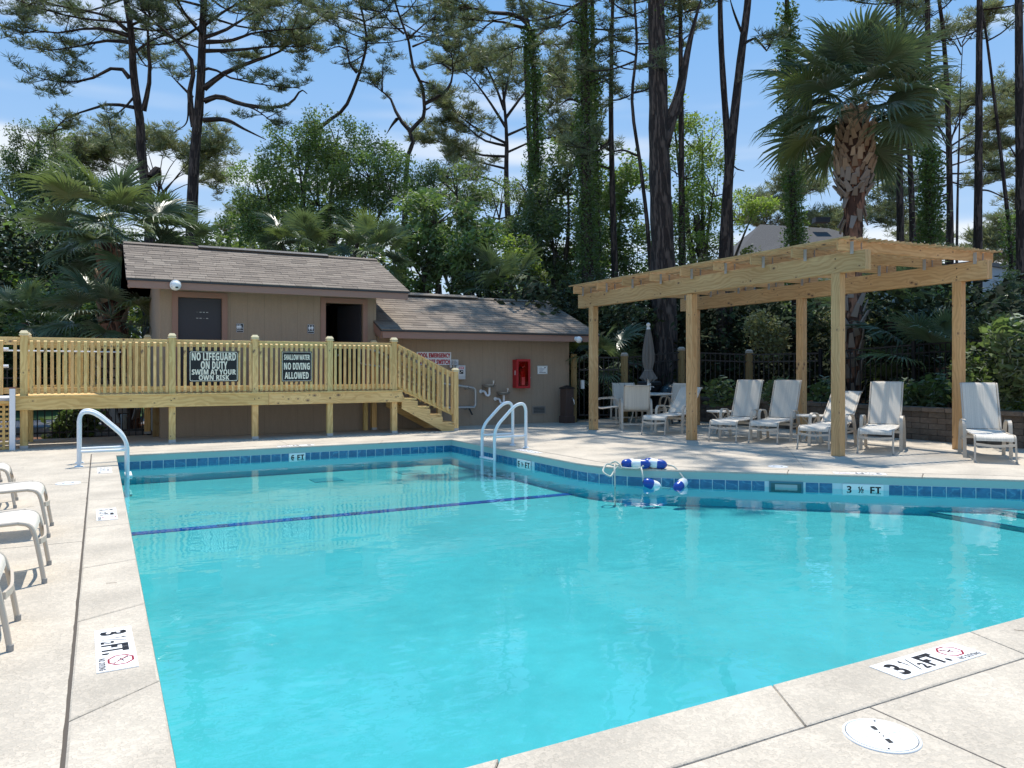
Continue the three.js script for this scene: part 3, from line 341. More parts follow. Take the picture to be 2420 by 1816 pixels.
{ const t = thing('fire_extinguisher_cabinet', 'red fire extinguisher cabinet with clear front on the taupe wall', 'fire extinguisher cabinet', [8.225, 1.112, -14.99], 0);
  part('cabinet', mergeGeometries([box(.34, .62, .012).translate(0, 0, -.0), box(.012, .62, .16).translate(-.164, 0, .086), box(.012, .62, .16).translate(.164, 0, .086), box(.316, .012, .16).translate(0, .304, .086), box(.316, .012, .16).translate(0, -.304, .086)]), M.red, t);
  part('door_rim', mergeGeometries([box(.05, .64, .02).translate(-.15, 0, .177), box(.05, .64, .02).translate(.15, 0, .177), box(.25, .05, .02).translate(0, .295, .177), box(.25, .05, .02).translate(0, -.295, .177)]), M.red, t); part('window', box(.25, .54, .004).translate(0, 0, .176), M.redGlass, t);
  const ex = new THREE.Group(); ex.name = 'extinguisher'; t.add(ex); part('cylinder', new THREE.LatheGeometry([[0, -.26], [.062, -.26], [.064, .05], [.05, .1], [.02, .13], [0, .13]].map((p) => new THREE.Vector2(...p)), 20).translate(.02, -.02, .09), M.red, ex); part('tag', box(.075, .17, .004).translate(.01, -.16, .158), M.white, ex); part('nozzle', tube([V3(.02, .12, .1), V3(-.05, .15, .11), V3(-.08, .06, .11)], .012, 6), M.black, ex); part('lever', box(.09, .018, .02).rotateZ(.5).translate(.04, .15, .1), M.steel, ex); part('pull_tab', box(.02, .1, .006).translate(-.172, .02, .12), M.whitePaint, t); }
wallSign('wall_notice', 'small framed notice on the wall right of the extinguisher cabinet', 'notice', 8.813, 1.195, 14.985, .265, .19, .016, M.whitePaint, (x, W, H) => { x.fillStyle = '#cfd3cf'; x.fillRect(0, 0, W, H); x.fillStyle = '#f0f1ee'; x.fillRect(W * .07, H * .1, W * .86, H * .8); x.fillStyle = '#30343a'; x.fillRect(W * .66, H * .17, W * .16, H * .09); x.fillStyle = '#8b9095'; for (let k = 0; k < 6; k++) x.fillRect(W * .16, H * (.22 + k * .09), W * (.3 + (k * 29 % 36) / 100), H * .035); x.fillStyle = '#4d5560'; x.fillRect(W * .16, H * .76, W * .66, H * .07); }, 256);
{ const t = thing('outlet_cover', 'small grey weatherproof outlet cover beside the red cabinet', 'outlet', [8.475, 1.035, -14.98], 0); part('cover', rbox(.065, .11, .04, .01), std([.24, .22, .19], .6), t); part('latch', rbox(.02, .03, .02, .004).translate(.01, -.01, .026), M.galv, t); }
function fountain(label, u, y) { const t = thing('drinking_fountain', label, 'drinking fountain', [u, y, -14.99], 0, 'wall drinking fountains');
  part('back_bracket', rbox(.09, .10, .02, .004).translate(-.06, -.05, .0), std([.20, .17, .14], .7), t);
  part('basin', new THREE.LatheGeometry([[0, -.065], [.10, -.06], [.135, -.015], [.14, .0], [.132, 0], [.12, -.014], [0, -.03]].map((p) => new THREE.Vector2(...p)), 24).scale(1, 1, .95).translate(0, 0, .14), std([.42, .38, .33], .35, { metalness: .6 }), t);
  part('bubbler', mergeGeometries([tube([V3(.10, -.01, .12), V3(.105, .05, .12), V3(.085, .075, .12)], .009, 6), new THREE.CylinderGeometry(.012, .012, .05, 8).translate(.115, .06, .12)]), M.steel, t);
  part('drain_trap', tube(rounded([V3(0, -.06, .14), V3(0, -.24, .14), V3(-.075, -.24, .13), V3(-.075, -.15, .09), V3(-.14, -.15, .0)], .05, 6), .024, 10, 48), M.pvc, t); part('wall_flange', new THREE.CylinderGeometry(.04, .04, .012, 18).rotateX(Math.PI / 2).translate(-.14, -.15, .008), M.white, t); return t; }
const ft = fountain('upper of two steel wall drinking fountains with white drain pipe, nearer the stairs', 7.41, .885);
cloneThing(ft, 'lower of two steel wall drinking fountains, right of the upper one', [7.76, .715, -14.99]);
{ const t = thing('foot_shower_post', 'square brown post with a chrome spigot standing by the wall', 'water post', [9.30, 0, -14.72], .1); part('base', rbox(.26, .16, .26, .01).translate(0, .08, 0), M.brownMetal, t); part('post', rbox(.22, .62, .22, .008).translate(0, .46, 0), M.brownMetal, t); part('cap', new THREE.CylinderGeometry(.02, .19, .06, 4, 1).rotateY(Math.PI / 4).translate(0, .82, 0), std([.02, .018, .018], .5), t); part('cap_rim', rbox(.26, .025, .26, .006).translate(0, .782, 0), std([.02, .018, .018], .5), t); part('spigot', mergeGeometries([tube([V3(.06, .52, .11), V3(.06, .53, .16), V3(.07, .44, .18), V3(.07, .42, .16)], .012, 8), new THREE.CylinderGeometry(.02, .02, .03, 12).rotateX(Math.PI / 2).translate(.05, .56, .13)]), M.steel, t); }
{ const t = thing('pipe_handrail', 'grey pipe handrail along the stairs ending in a loop by the wall', 'handrail', [0, 0, 0]); const p = (u, y, v) => V3(u, y, -v);
  part('rail', tube(rounded([p(4.72, 1.62, 14.86), p(4.95, 1.55, 14.86), p(6.2, .93, 14.86), p(6.95, .83, 14.86), p(7.08, .80, 14.86), p(7.08, .40, 14.86), p(6.3, .41, 14.86)], .07, 6), .024, 10, 120), std([.45, .46, .45], .4, { metalness: .5 }), t); part('lower_rail', tube(rounded([p(4.55, 1.72, 14.86), p(4.55, 1.32, 14.86), p(5.05, 1.26, 14.86), p(6.28, .62, 14.86)], .06, 6), .02, 10, 60), std([.45, .46, .45], .4, { metalness: .5 }), t);
  for (const [u, y] of [[5.6, 1.23], [6.9, .83], [6.9, .4]]) part('wall_bracket', tube([p(u, y, 14.86), p(u, y - .04, 14.93), p(u, y - .04, 14.998)], .012, 6), M.galv, t); part('strap', box(.03, .16, .02).rotateZ(.5).translate(6.97, .31, -14.86), M.dark, t); }

// ---------------------------------------------------------------- raised wooden deck with stairs
const pick = (a, r) => a[Math.floor(r() * a.length)];
function postCap(parent, x, y, z, mat, s = 1) { const g = mergeGeometries([new THREE.CylinderGeometry(.045 * s, .078 * s, .035 * s, 4, 1).rotateY(Math.PI / 4).translate(0, .045 * s, 0), new THREE.CylinderGeometry(.078 * s, .06 * s, .025 * s, 4, 1).rotateY(Math.PI / 4).translate(0, .015 * s, 0), new THREE.CylinderGeometry(.082 * s, .082 * s, .012 * s, 4, 1).rotateY(Math.PI / 4).translate(0, -.002, 0)].map((q) => q.toNonIndexed())); g.computeVertexNormals(); return part('post_cap', uvBox(g), mat, parent).position.set(x, y, z); }
const capMat = std([.80, .66, .40], .7);
{
  const d = thing('wooden_deck', 'raised yellow pine deck with baluster railing and stairs in front of the restrooms', 'deck'), r = rng(15), mw = () => pick(M.deckWood, r);
  const vF = 13.93, posts = [-1.02, 1.07, 2.4, 3.715, 4.95], topY = 1.715;
  part('rim_beam', span(-1.16, 2.62, .592, .79, vF - .02, vF + .02, .004), M.deckWood[0], d); part('rim_beam', span(2.623, 5.09, .592, .79, vF - .021, vF + .019, .004), M.deckWood[1], d);
  for (let k = 0; k < 9; k++) part('deck_board', span(k > 7 ? .99 : -1.17, 5.10, .79, .815, vF - .035 + k * .118, vF + .08 + k * .118, .003), mw(), d); for (let k = 9; k < 19; k++) part('deck_board', span(-1.17, .93, .79, .815, vF - .035 + k * .118, vF + .08 + k * .118, .003), mw(), d);
  part('joist', span(-1.1, 5.05, .60, .785, 14.45, 14.49), M.deckWood[2], d); part('end_beam', span(5.05, 5.09, .592, .787, vF + .02, 14.96), M.deckWood[2], d);
  const postAt = (u, v, y1) => { part('post', span(u - .052, u + .052, 0, y1, v - .052, v + .052, .006), mw(), d); part('post_foot', span(u - .054, u + .054, 0, .045, v - .054, v + .054), M.galv, d); postCap(d, u, y1 + .006, -v, capMat, 1.12); };
  for (const u of posts) postAt(u, 14.0, 1.742);
  postAt(-1.46, 14.0, 1.765); postAt(-1.12, 16.05, 1.79); postAt(.80, 16.05, 1.79); postAt(4.86, 14.95, 1.72); part('post', span(4.63, 4.71, 0, .78, 14.85, 14.93, .004), mw(), d); part('post', span(.85, .99, 0, .78, 15.25, 15.39, .004), M.oldWood, d); part('post', span(1.06, 1.14, 0, .78, 15.14, 15.2, .004), M.deckWood[2], d); part('post', span(-1.10, -.98, 0, .78, 15.15, 15.27, .004), M.deckWood[2], d);
  const bal = [0, 1, 2, 3, 4, 5].map((k) => { const g = new THREE.BoxGeometry(.044, .84, .036), p = g.attributes.position; for (let i = 0; i < p.count; i++) if (p.getY(i) > 0 && p.getZ(i) > 0) p.setY(i, p.getY(i) - .026); g.computeVertexNormals(); return uvBox(g, 1); });
  const bays = [[-1.02, 1.07, 22], [1.07, 2.4, 13], [2.4, 3.715, 14], [3.715, 4.95, 13], [-1.46, -1.02, 2]];
  for (const [a, b, n] of bays) {
    part('top_rail', span(a + .047, b - .047, 1.595, topY, 13.98, 14.018, .004), mw(), d); part('bottom_rail', span(a + .047, b - .047, .845, .935, 13.98, 14.018, .004), mw(), d);
    for (let k = 0; k < n; k++) { const m = part('baluster', pick(bal, r), mw(), d); m.position.set(a + .045 + (b - a - .09) * (k + .6) / n, 1.255, -13.9615); m.rotation.y = (r() - .5) * .05; m.rotation.z = (r() - .5) * .012; }
  }
  part('top_rail', span(-1.07, .75, 1.595, topY, 16.03, 16.068, .004), mw(), d); part('bottom_rail', span(-1.07, .75, .845, .935, 16.03, 16.068, .004), mw(), d);
  for (let k = 0; k < 19; k++) { const m = part('baluster', pick(bal, r), mw(), d); m.position.set(-1.03 + k * .094, 1.255, -16.013); m.rotation.y = (r() - .5) * .05; }
  // stairs down to the right
  postAt(6.226, 14.0, 1.165);
  const rise = .16, run = .262;
  for (const v of [13.955, 14.85]) { const s = plan([[5.09, .79], [5.09, .50], [6.0, 0], [6.40, 0], [6.40, .02]]); part('stair_stringer', uvBox(new THREE.ExtrudeGeometry(plan([[5.09, .78], [5.09, .46], [5.93, 0], [6.18, 0], [6.18, .12], [5.93, .16], [5.93, .28], [5.67, .32], [5.67, .44], [5.41, .48], [5.41, .60], [5.15, .64]]), { depth: .04, bevelEnabled: false }).translate(0, 0, -v - .02), 0), M.deckWood[1], d); }
  for (let k = 1; k <= 4; k++) { const y = .79 - rise * k + .025, u = 5.10 + run * (k - 1); part('stair_tread', span(u - .01, u + run + .025, y - .03, y, 13.93, 14.9, .004), mw(), d); part('stair_riser', span(u - .012, u + .008, y, y + .13, 13.98, 14.83), mw(), d); }
  const sl = Math.atan2(1.135 - 1.70, 6.18 - 4.995), L = Math.hypot(1.185, .565);
  for (const [y, h] of [[1.655, .105], [.90, .085]]) part(y > 1 ? 'stair_top_rail' : 'stair_bottom_rail', box(L - .03, h, .038).rotateZ(sl).translate(5.59, y - .2825, -14.0), mw(), d);
  { const g = [0, 1, 2].map((k) => { const q = new THREE.BoxGeometry(.044, .80, .036), p = q.attributes.position; for (let i = 0; i < p.count; i++) p.setY(i, p.getY(i) - p.getX(i) * .47); return uvBox(q, 1); }); for (let k = 0; k < 12; k++) { const u = 5.04 + k * .1, m = part('baluster', pick(g, r), mw(), d); m.position.set(u, 1.005 + (u - 5.59) * -.477 , -13.9615); } }
  const sl2 = part('far_stair_rail', box(L - .03, .10, .038).rotateZ(sl).translate(5.55, 1.37, -14.83), mw(), d);
  { const g = box(.034, .70, .034, 1); for (let k = 0; k < 11; k++) { const u = 5.06 + k * .105; const m = part('baluster', g, mw(), d); m.position.set(u, 1.0 + (u - 5.59) * -.477, -14.80); } part('post', span(6.18, 6.27, 0, 1.1, 14.78, 14.87, .004), mw(), d); }
  // bolts on the rim beam
  for (const u of [5.0, 3.70, 2.38, 1.05]) part('bolt', new THREE.CylinderGeometry(.009, .009, .01, 8).rotateX(Math.PI / 2).translate(u, .70, -(vF - .024)), M.black, d);
}
function deckSign(label, u, y, w, h, lines) { const t = thing('warning_sign', label, 'sign', [u, y, -13.93], 0); plate(t, w, h, .008, M.dark, 768, (x, W, H) => { x.fillStyle = '#0b0d10'; x.fillRect(0, 0, W, H); x.strokeStyle = '#efe9d2'; x.lineWidth = W * .012; const m = W * .018; x.beginPath(); x.roundRect(m, m, W - 2 * m, H - 2 * m, W * .03); x.stroke(); x.fillStyle = '#f0ead2'; for (const [s, cy, ww, hh] of lines) fit(x, s, W / 2, H * cy, W * ww, H * hh, 'bold'); for (const [a, b] of [[.06, .06], [.94, .06], [.06, .94], [.94, .94]]) { x.fillStyle = '#8a8878'; x.beginPath(); x.arc(W * a, H * b, W * .008, 0, 7); x.fill(); x.fillStyle = '#dcd9c8'; } }, .5); }
deckSign('black sign NO LIFEGUARD ON DUTY SWIM AT YOUR OWN RISK on the deck railing', 1.718, 1.266, .785, .52, [['NO LIFEGUARD', .175, .90, .245], ['ON DUTY', .455, .54, .245], ['SWIM AT YOUR', .685, .90, .165], ['OWN RISK', .865, .62, .155]]);
deckSign('black sign SHALLOW WATER NO DIVING ALLOWED on the deck railing', 3.11, 1.266, .53, .535, [['SHALLOW WATER', .19, .86, .17], ['NO DIVING', .49, .86, .22], ['ALLOWED', .80, .80, .22]]);
{ // ramp at the far left: lattice skirt, white pipe rails
  const t = thing('lattice_skirt', 'yellow wood lattice panel below the left end of the deck', 'lattice'); const g1 = box(.035, .70, .008, 1), g2 = box(1.0, .035, .008, 0), r = rng(3);
  for (let k = 0; k < 13; k++) part('lattice_strip', g1, M.latticeWood, t).position.set(-2.14 + k * .079, .355, -13.865); for (let k = 0; k < 10; k++) part('lattice_strip', g2, M.latticeWood, t).position.set(-1.67, .03 + k * .073, -13.875);
  part('frame', span(-2.2, -1.19, .70, .74, 13.83, 13.87), M.latticeWood, t); part('ramp_deck', span(-4.5, -1.19, .74, .785, 13.9, 15.1, .004), std([.55, .56, .57], .7), t);
  const w = thing('white_ramp_post', 'white vinyl post beside the lattice at the left end of the deck', 'post', [-1.155, 0, -13.80]); part('post', rbox(.075, .93, .075, .006).translate(0, .465, 0), M.pvc, w); part('cap', rbox(.085, .02, .085, .005).translate(0, .94, 0), std([.30, .12, .07], .7), w);
  const p = thing('white_pipe_rail', 'white pipe railing of the ramp behind the deck balusters at left', 'handrail'); const rail = (pts, q) => part('rail', tube(pts.map((a) => V3(a[0], a[1], -a[2])), q, 8), M.pvc, p); rail([[-4.2, 1.56, 15.6], [-1.36, 1.56, 15.6]], .028); rail([[-4.2, 1.27, 15.6], [-1.36, 1.27, 15.6]], .026); rail([[-1.5, 1.54, 15.85], [.35, 1.53, 15.85]], .014); for (const u of [-1.72, -2.9]) part('stanchion', tube([V3(u, .78, -15.6), V3(u, 1.56, -15.6)], .026, 8), M.pvc, p); part('stanchion', tube([V3(.3, .8, -15.85), V3(.3, 1.53, -15.85)], .014, 8), M.pvc, p);
}

// ---------------------------------------------------------------- pergola
{
  const t = thing('pergola', 'tan pine pergola with slatted top shading the loungers', 'pergola'), r = rng(23), mw = () => pick(M.pergWood, r);
  const L = [[9.19, 7.40], [8.99, 10.22], [8.74, 12.84]], R = [[11.56, 7.13], [11.52, 10.08], [11.46, 12.9]], tops = [[2.572, 2.515, 2.468], [2.552, 2.53, 2.50]];
  const rot = Math.atan2(8.99 - 9.19, 10.22 - 7.40), top = (i, s) => { const A = (s ? R : L)[0], B = (s ? R : L)[2], T = tops[s]; return lerp(T[0], T[2], (i)); };
  for (const [s, row] of [L, R].entries()) row.forEach(([u, v], i) => { const h = tops[s][i], g = new RoundedBoxGeometry(.138, h, .138, 1, .008); uvBox(g, 1); part('post', g.translate(0, h / 2, 0).rotateY(-rot + .03).translate(u, 0, -v), s ? M.pergWood[i % 2 ? 1 : 3] : M.pergWood[i === 1 ? 1 : 0], t); });
  const H = .275;
  const beam = (a, b, ya, yb, off, m, name = 'beam', h = H, th = .064, e0 = 0, e1 = 0) => { const A = V3(a[0], ya, -a[1]), B = V3(b[0], yb, -b[1]), d = B.clone().sub(A), l = d.length(); d.normalize(); A.addScaledVector(d, -e0); B.addScaledVector(d, e1); const ll = l + e0 + e1, g = name === 'slat' ? box(ll, h, th, 0) : rbox(ll, h, th, .004, 0); const X = d, Z = V3(0, 1, 0).cross(X).negate().normalize(), Y = Z.clone().cross(X); const Mx = new THREE.Matrix4().makeBasis(X, Y, Z).setPosition(A.clone().add(B).multiplyScalar(.5).addScaledVector(Y, h / 2).addScaledVector(Z, off)); return part(name, g.applyMatrix4(Mx), m, t); };
  for (const [s, row] of [L, R].entries()) { const T = tops[s]; beam(row[0], row[2], T[0], T[2], .0335, s ? M.pergWood[2] : M.pergWood[0], 'beam', H, .064, .46, .42); beam(row[0], row[2], T[0], T[2], -.0335, s ? M.pergWood[1] : M.pergWood[2], 'beam', H, .064, .458, .418); }
  // rafters across the beams, slats along them
  const nR = 9, rh = .14; for (let k = 0; k < nR; k++) { const f = lerp(-.045, 1.045, k / (nR - 1)), a = [lerp(L[0][0], L[2][0], f), lerp(L[0][1], L[2][1], f)], b = [lerp(R[0][0], R[2][0], f), lerp(R[0][1], R[2][1], f)]; const ya = lerp(tops[0][0], tops[0][2], f) + H + .002, yb = lerp(tops[1][0], tops[1][2], f) + H + .002; beam(a, b, ya, yb, .0, pick([M.pergWood[1], M.pergWood[3], M.pergWood[2]], r), 'rafter', rh, .038, .30, .34);
    for (const [q, y] of [[a, ya], [b, yb]]) for (const z of [.09]) { const g = mergeGeometries([box(.004, .17, .05).translate(-.10, .06, 0), box(.004, .17, .05).translate(.10, .06, 0)]); part('metal_tie', g.rotateY(.08).translate(q[0], y - .02, -q[1] + .034), M.galv, t); } }
  const nS = 27; for (let k = 0; k < nS; k++) { const f = lerp(-.125, 1.13, k / (nS - 1)), e = (p, q) => [lerp(p[0], q[0], f), lerp(p[1], q[1], f)]; const a = e(L[0], R[0]), b = e(L[2], R[2]); const ya = lerp(tops[0][0], tops[1][0], f) + H + rh + .005, yb = lerp(tops[0][2], tops[1][2], f) + H + rh + .005; beam(a, b, ya, yb, 0, mw(), 'slat', .022, .036, .40 + r() * .03, .32 + r() * .03); }
  for (const [s, row] of [L, R].entries()) row.forEach(([u, v], i) => { for (const y of [.07, .20]) part('bolt', new THREE.CylinderGeometry(.008, .008, .02, 8).rotateX(Math.PI / 2).rotateY(-rot - Math.PI / 2).translate(u - .068, tops[s][i] + y, -v + .01), M.black, t); });
}

// ---------------------------------------------------------------- black picket fences with timber posts
{
  const pk = new THREE.BoxGeometry(.018, 1.34, .018), fence = (label, pts, opt = {}) => {
    const t = thing('picket_fence', label, 'fence');
    for (let i = 0; i + 1 < pts.length; i++) {
      const [a, ya, wa] = pts[i], [b, yb] = pts[i + 1], d = [b[0] - a[0], b[1] - a[1]], l = Math.hypot(...d), ang = Math.atan2(d[1], d[0]), sl = Math.atan2(yb - ya, l);
      for (const o of opt.rails || [-.05, -.22, -1.22]) part('rail', new THREE.BoxGeometry(l - .09, .03, .03).rotateZ(sl).rotateY(ang).translate((a[0] + b[0]) / 2, (ya + yb) / 2 + o, -(a[1] + b[1]) / 2), M.blackMetal, t);
      const n = Math.round(l / .112); for (let k = 1; k < n; k++) { const f = k / n, m = part('picket', pk, M.blackMetal, t); m.position.set(a[0] + d[0] * f, lerp(ya, yb, f) - .70, -(a[1] + d[1] * f)); m.rotation.y = ang; }
    }
    for (const [p, y, kind] of pts) { if (kind === 'wood') { part('timber_post', span(p[0] - .06, p[0] + .06, -.1, y, p[1] - .06, p[1] + .06, .006), M.oldWood, t); postCap(t, p[0], y, -p[1], std([.45, .40, .33], .8), 1.15); } else if (kind === 'metal') part('metal_post', rbox(.065, y + .1, .065, .006).translate(p[0], y / 2, -p[1]), M.blackMetal, t); }
    return t;
  };
  fence('black picket fence with timber posts behind the patio table', [[[10.62, 14.35], 1.52, 'wood'], [[12.02, 14.02], 1.66, 'wood'], [[13.40, 13.25], 1.60, 'wood'], [[14.20, 11.9], 1.62, 'metal']]);
  fence('black picket fence rising along the planted bed at right', [[[14.26, 11.8], 1.62, null], [[14.62, 9.95], 1.74, 'metal'], [[14.6, 7.6], 1.82, 'metal'], [[14.55, 5.2], 1.93, 'metal'], [[14.5, 2.6], 2.0, 'metal']], { rails: [-.03, -.2, -1.2] });
  fence('black picket fence beyond the open space under the deck', [[[-3.6, 16.35], 1.28, 'metal'], [[-1.9, 16.32], 1.28, 'metal'], [[-.3, 16.3], 1.28, 'metal'], [[.84, 16.3], 1.28, 'metal']]);
  const gt = thing('picket_gate', 'black picket gate with white latch box between the building and a timber post', 'gate'); const a = [9.72, 14.86], b = [10.5, 14.42], ang = Math.atan2(b[1] - a[1], b[0] - a[0]), l = Math.hypot(b[0] - a[0], b[1] - a[1]);
  for (const y of [1.48, 1.2, .16]) part('rail', new THREE.BoxGeometry(l, .035, .035).rotateY(ang).translate((a[0] + b[0]) / 2, y, -(a[1] + b[1]) / 2), M.blackMetal, gt); for (let k = 0; k <= 8; k++) { const m = part('picket', pk, M.blackMetal, gt); m.position.set(lerp(a[0], b[0], k / 8), .80, -lerp(a[1], b[1], k / 8)); m.rotation.y = ang; } part('latch_box', rbox(.07, .2, .06, .008).translate(9.76, .86, -14.78), M.whitePaint, gt); part('hanging_post', span(9.56, 9.66, 0, 1.56, 14.86, 14.96, .005), M.oldWood, gt);
}
{ // block retaining wall along the bed
  const t = thing('retaining_wall', 'low brown block retaining wall behind the loungers', 'wall'), r = rng(41), a = [12.22, 13.9], b = [12.62, 3.6], d = [b[0] - a[0], b[1] - a[1]], l = Math.hypot(...d), ang = Math.atan2(d[1], d[0]), geos = [0, 1, 2].map((k) => { const g = new RoundedBoxGeometry(.296, .096, .2, 1, .007); return uvBox(g, 0, 2, 2); }), cap = uvBox(new RoundedBoxGeometry(.397, .075, .27, 1, .008), 0, 2, 2);
  for (let c = 0; c < 5; c++) { const n = Math.floor(l / .3); for (let k = 0; k < n; k++) { const s = (k + .5 + (c % 2) * .5) * .3; if (s > l - .1) continue; const m = part('block', pick(geos, r), pick(M.block, r), t), f = s / l; m.position.set(a[0] + d[0] * f + (r() - .5) * .014 + .1, .05 + c * .0985, -(a[1] + d[1] * f)); m.rotation.y = ang; m.scale.x = 1; } }
  for (let k = 0; k < Math.floor(l / .4); k++) { const s = (k + .5) * .4, f = s / l, m = part('cap_block', cap, pick(M.block, r), t); m.position.set(a[0] + d[0] * f + .09, .53, -(a[1] + d[1] * f)); m.rotation.y = ang + (r() - .5) * .01; }
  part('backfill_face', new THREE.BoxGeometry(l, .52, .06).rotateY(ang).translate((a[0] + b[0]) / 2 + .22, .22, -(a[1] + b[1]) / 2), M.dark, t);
}
// raised planting bed behind it
struct('planting_bed', slab([[12.42, 13.9], [12.84, 3.4], [30, 3.4], [34, 14], [20, 20], [13.2, 14.3]], -.2, .47), M.straw);

// ---------------------------------------------------------------- patio furniture
const ribbon = (prof, hw, sag = 0, n = 6, th = .004) => { // fabric strip along a profile in x-y, across z
  const P = [], UV = [], I = [], m = n + 1; let L = 0; prof.forEach((p, i) => { if (i) L += p.distanceTo(prof[i - 1]); const e = Math.sin(Math.PI * i / (prof.length - 1)); for (let k = 0; k <= n; k++) { const z = lerp(-hw, hw, k / n), dip = sag * (1 - (z / hw) ** 2) * e; P.push(p.x, p.y - dip, z); UV.push(k / n * 1.0, L * .8); } });
  for (let i = 0; i + 1 < prof.length; i++) for (let k = 0; k < n; k++) { const a = i * m + k; I.push(a, a + 1, a + m + 1, a, a + m + 1, a + m); }
  const g = new THREE.BufferGeometry(); g.setAttribute('position', new THREE.Float32BufferAttribute(P, 3)); g.setAttribute('uv', new THREE.Float32BufferAttribute(UV, 2)); g.setIndex(I); g.computeVertexNormals(); return g; };
const Z1 = V3(0, 0, 1), flat = (pts, w = .05, t = .018) => sweep(pts, Z1, rectSec(w, t));
function makeLounger(label, tilt, group) {
  const t = thing('sling_lounger', label, 'lounger', [0, 0, 0], 0, group), hw = .225, ca = Math.cos(tilt), sa = Math.sin(tilt), piv = V3(1.12, .385, 0), bl = .80;
  const seat = curve([V3(-.005, .30, 0), V3(.005, .345, 0), V3(.05, .375, 0), V3(.3, .368, 0), V3(.7, .366, 0), piv.clone()], 22), B = (s, o = 0) => V3(piv.x + ca * s - sa * o, piv.y + sa * s + ca * o, 0);
  const back = curve([B(.01), B(.25, -.004), B(.5, -.004), B(bl - .07, 0), B(bl - .015, -.012), B(bl, -.045)], 20);
  part('seat_sling', ribbon(seat, hw, .014), M.sling, t); part('back_sling', ribbon(back, hw, -.012), M.sling, t);
  for (const s of [-1, 1]) {
    const z = s * (hw + .016), zz = V3(0, 0, z), add = (p) => p.clone().add(zz);
    part('front_leg', tube([V3(-.055, 0, z * 1.02), V3(-.03, .16, z), V3(.0, .31, z), V3(.03, .36, z), V3(.08, .375, z)], .0135, 8, 24), M.frame, t);
    part('foot_cap', new THREE.CylinderGeometry(.016, .016, .03, 10).translate(-.054, .015, z * 1.02), std([.30, .29, .27], .7), t);
    part('seat_rail', tube([V3(.08, .375, z), V3(.3, .368, z), V3(.7, .366, z), add(piv)], .0125, 8, 30), M.frame, t); part('back_rail', tube(back.map(add), .0125, 8, 40), M.frame, t);
    const za = s * (hw + .062), a = V3(0, 0, za), pts = rounded([V3(.63, 0, za), V3(.66, .30, za), V3(.68, .545, za), V3(1.06, .53, za), V3(1.16, .30, za), V3(1.22, 0, za)], .13, 7);
    part('arm_leg', flat(pts, .048, .02), M.frame, t); part('side_brace', flat([V3(.66, .245, za - s * .02), V3(1.17, .245, za - s * .02)], .014, .034), M.frame, t); part('rail_bracket', box(.05, .03, .05).translate(.69, .362, s * (hw + .035)), M.frame, t);
    part('strut', tube([V3(.98, .30, s * (hw - .0)), V3(piv.x + ca * .28, piv.y + sa * .28 - .02, s * (hw + .01))], .008, 6), M.frame, t);
  }
  part('front_brace', sweep(curve([V3(-.03, .255, -hw - .01), V3(-.045, .235, 0), V3(-.03, .255, hw + .01)], 10), V3(0, 1, 0), rectSec(.034, .014)), M.frame, t); part('cross_bar', box(.026, .034, hw * 2 + .1).translate(.64, .30, 0), M.frame, t); part('rear_bar', box(.026, .034, hw * 2 + .1).translate(1.15, .28, 0), M.frame, t); part('top_bar', tube([B(bl, -.03).add(V3(0, 0, -hw)), B(bl, -.03).add(V3(0, 0, hw))], .012, 8), M.frame, t);
  t.scale.setScalar(.95); return t;
}
const place = (t, u, v, deg) => { t.position.set(u, 0, -v); t.rotation.set(0, deg * Math.PI / 180, 0); return t; };
const G1 = 'sling loungers under and beside the pergola', up = makeLounger('upright sunlit lounger with shadow stripes left of the rear right pergola post', 1.06, G1), low = makeLounger('low-reclined shaded lounger behind the middle pergola post, beside the round table', .72, G1);
place(low, 8.98, 11.22, 25);
place(cloneThing(low, 'low-reclined sunlit lounger seen behind the nearest pergola post'), 9.50, 8.08, 22);
place(up, 9.82, 7.27, 30);
place(cloneThing(up, 'upright shaded lounger just right of the middle pergola post'), 9.22, 9.70, 27);
place(cloneThing(up, 'upright shaded lounger with a small side table on its right'), 9.60, 9.17, 27);
place(cloneThing(up, 'upright sunlit lounger farthest right, in front of the block wall'), 10.28, 5.86, 38);
const G2 = 'sling loungers along the left coping', flatL = makeLounger('white sling lounger at the left edge beside the middle coping decal', .5, G2);
place(flatL, -.38, 6.80, 180);
place(cloneThing(flatL, 'white sling lounger at the left edge, second from the camera'), -.33, 5.41, 180);
place(cloneThing(flatL, 'white sling lounger at the left edge nearest the camera, cut off by the frame'), -.40, 4.24, 181);
place(cloneThing(flatL, 'white sling lounger at the left edge, second from the deck'), -.72, 8.30, 183);
place(cloneThing(flatL, 'farthest white sling lounger at the left edge, towards the deck'), -1.0, 9.75, 178);
// patio table, chairs, umbrella
{ const t = thing('patio_table', 'round tan patio table with umbrella under the pergola end', 'table', [10.31, 0, -13.08]); part('tabletop', new THREE.LatheGeometry([[0, .665], [.48, .665], [.51, .672], [.515, .69], [.51, .70], [.48, .703], [0, .703]].map((p) => new THREE.Vector2(...p)), 48), M.tableTop, t); for (let k = 0; k < 4; k++) { const a = k * Math.PI / 2 + .6, c = Math.cos(a), s = Math.sin(a); part('leg', tube(curve([V3(.40 * c, .66, .40 * s), V3(.32 * c, .35, .32 * s), V3(.40 * c, 0, .40 * s)], 10), .015, 8), M.frame, t); } part('leg_ring', new THREE.TorusGeometry(.32, .01, 6, 40).rotateX(Math.PI / 2).translate(0, .34, 0), M.frame, t); part('umbrella_hub', new THREE.CylinderGeometry(.05, .05, .03, 20).translate(0, .71, 0), M.whitePaint, t); }
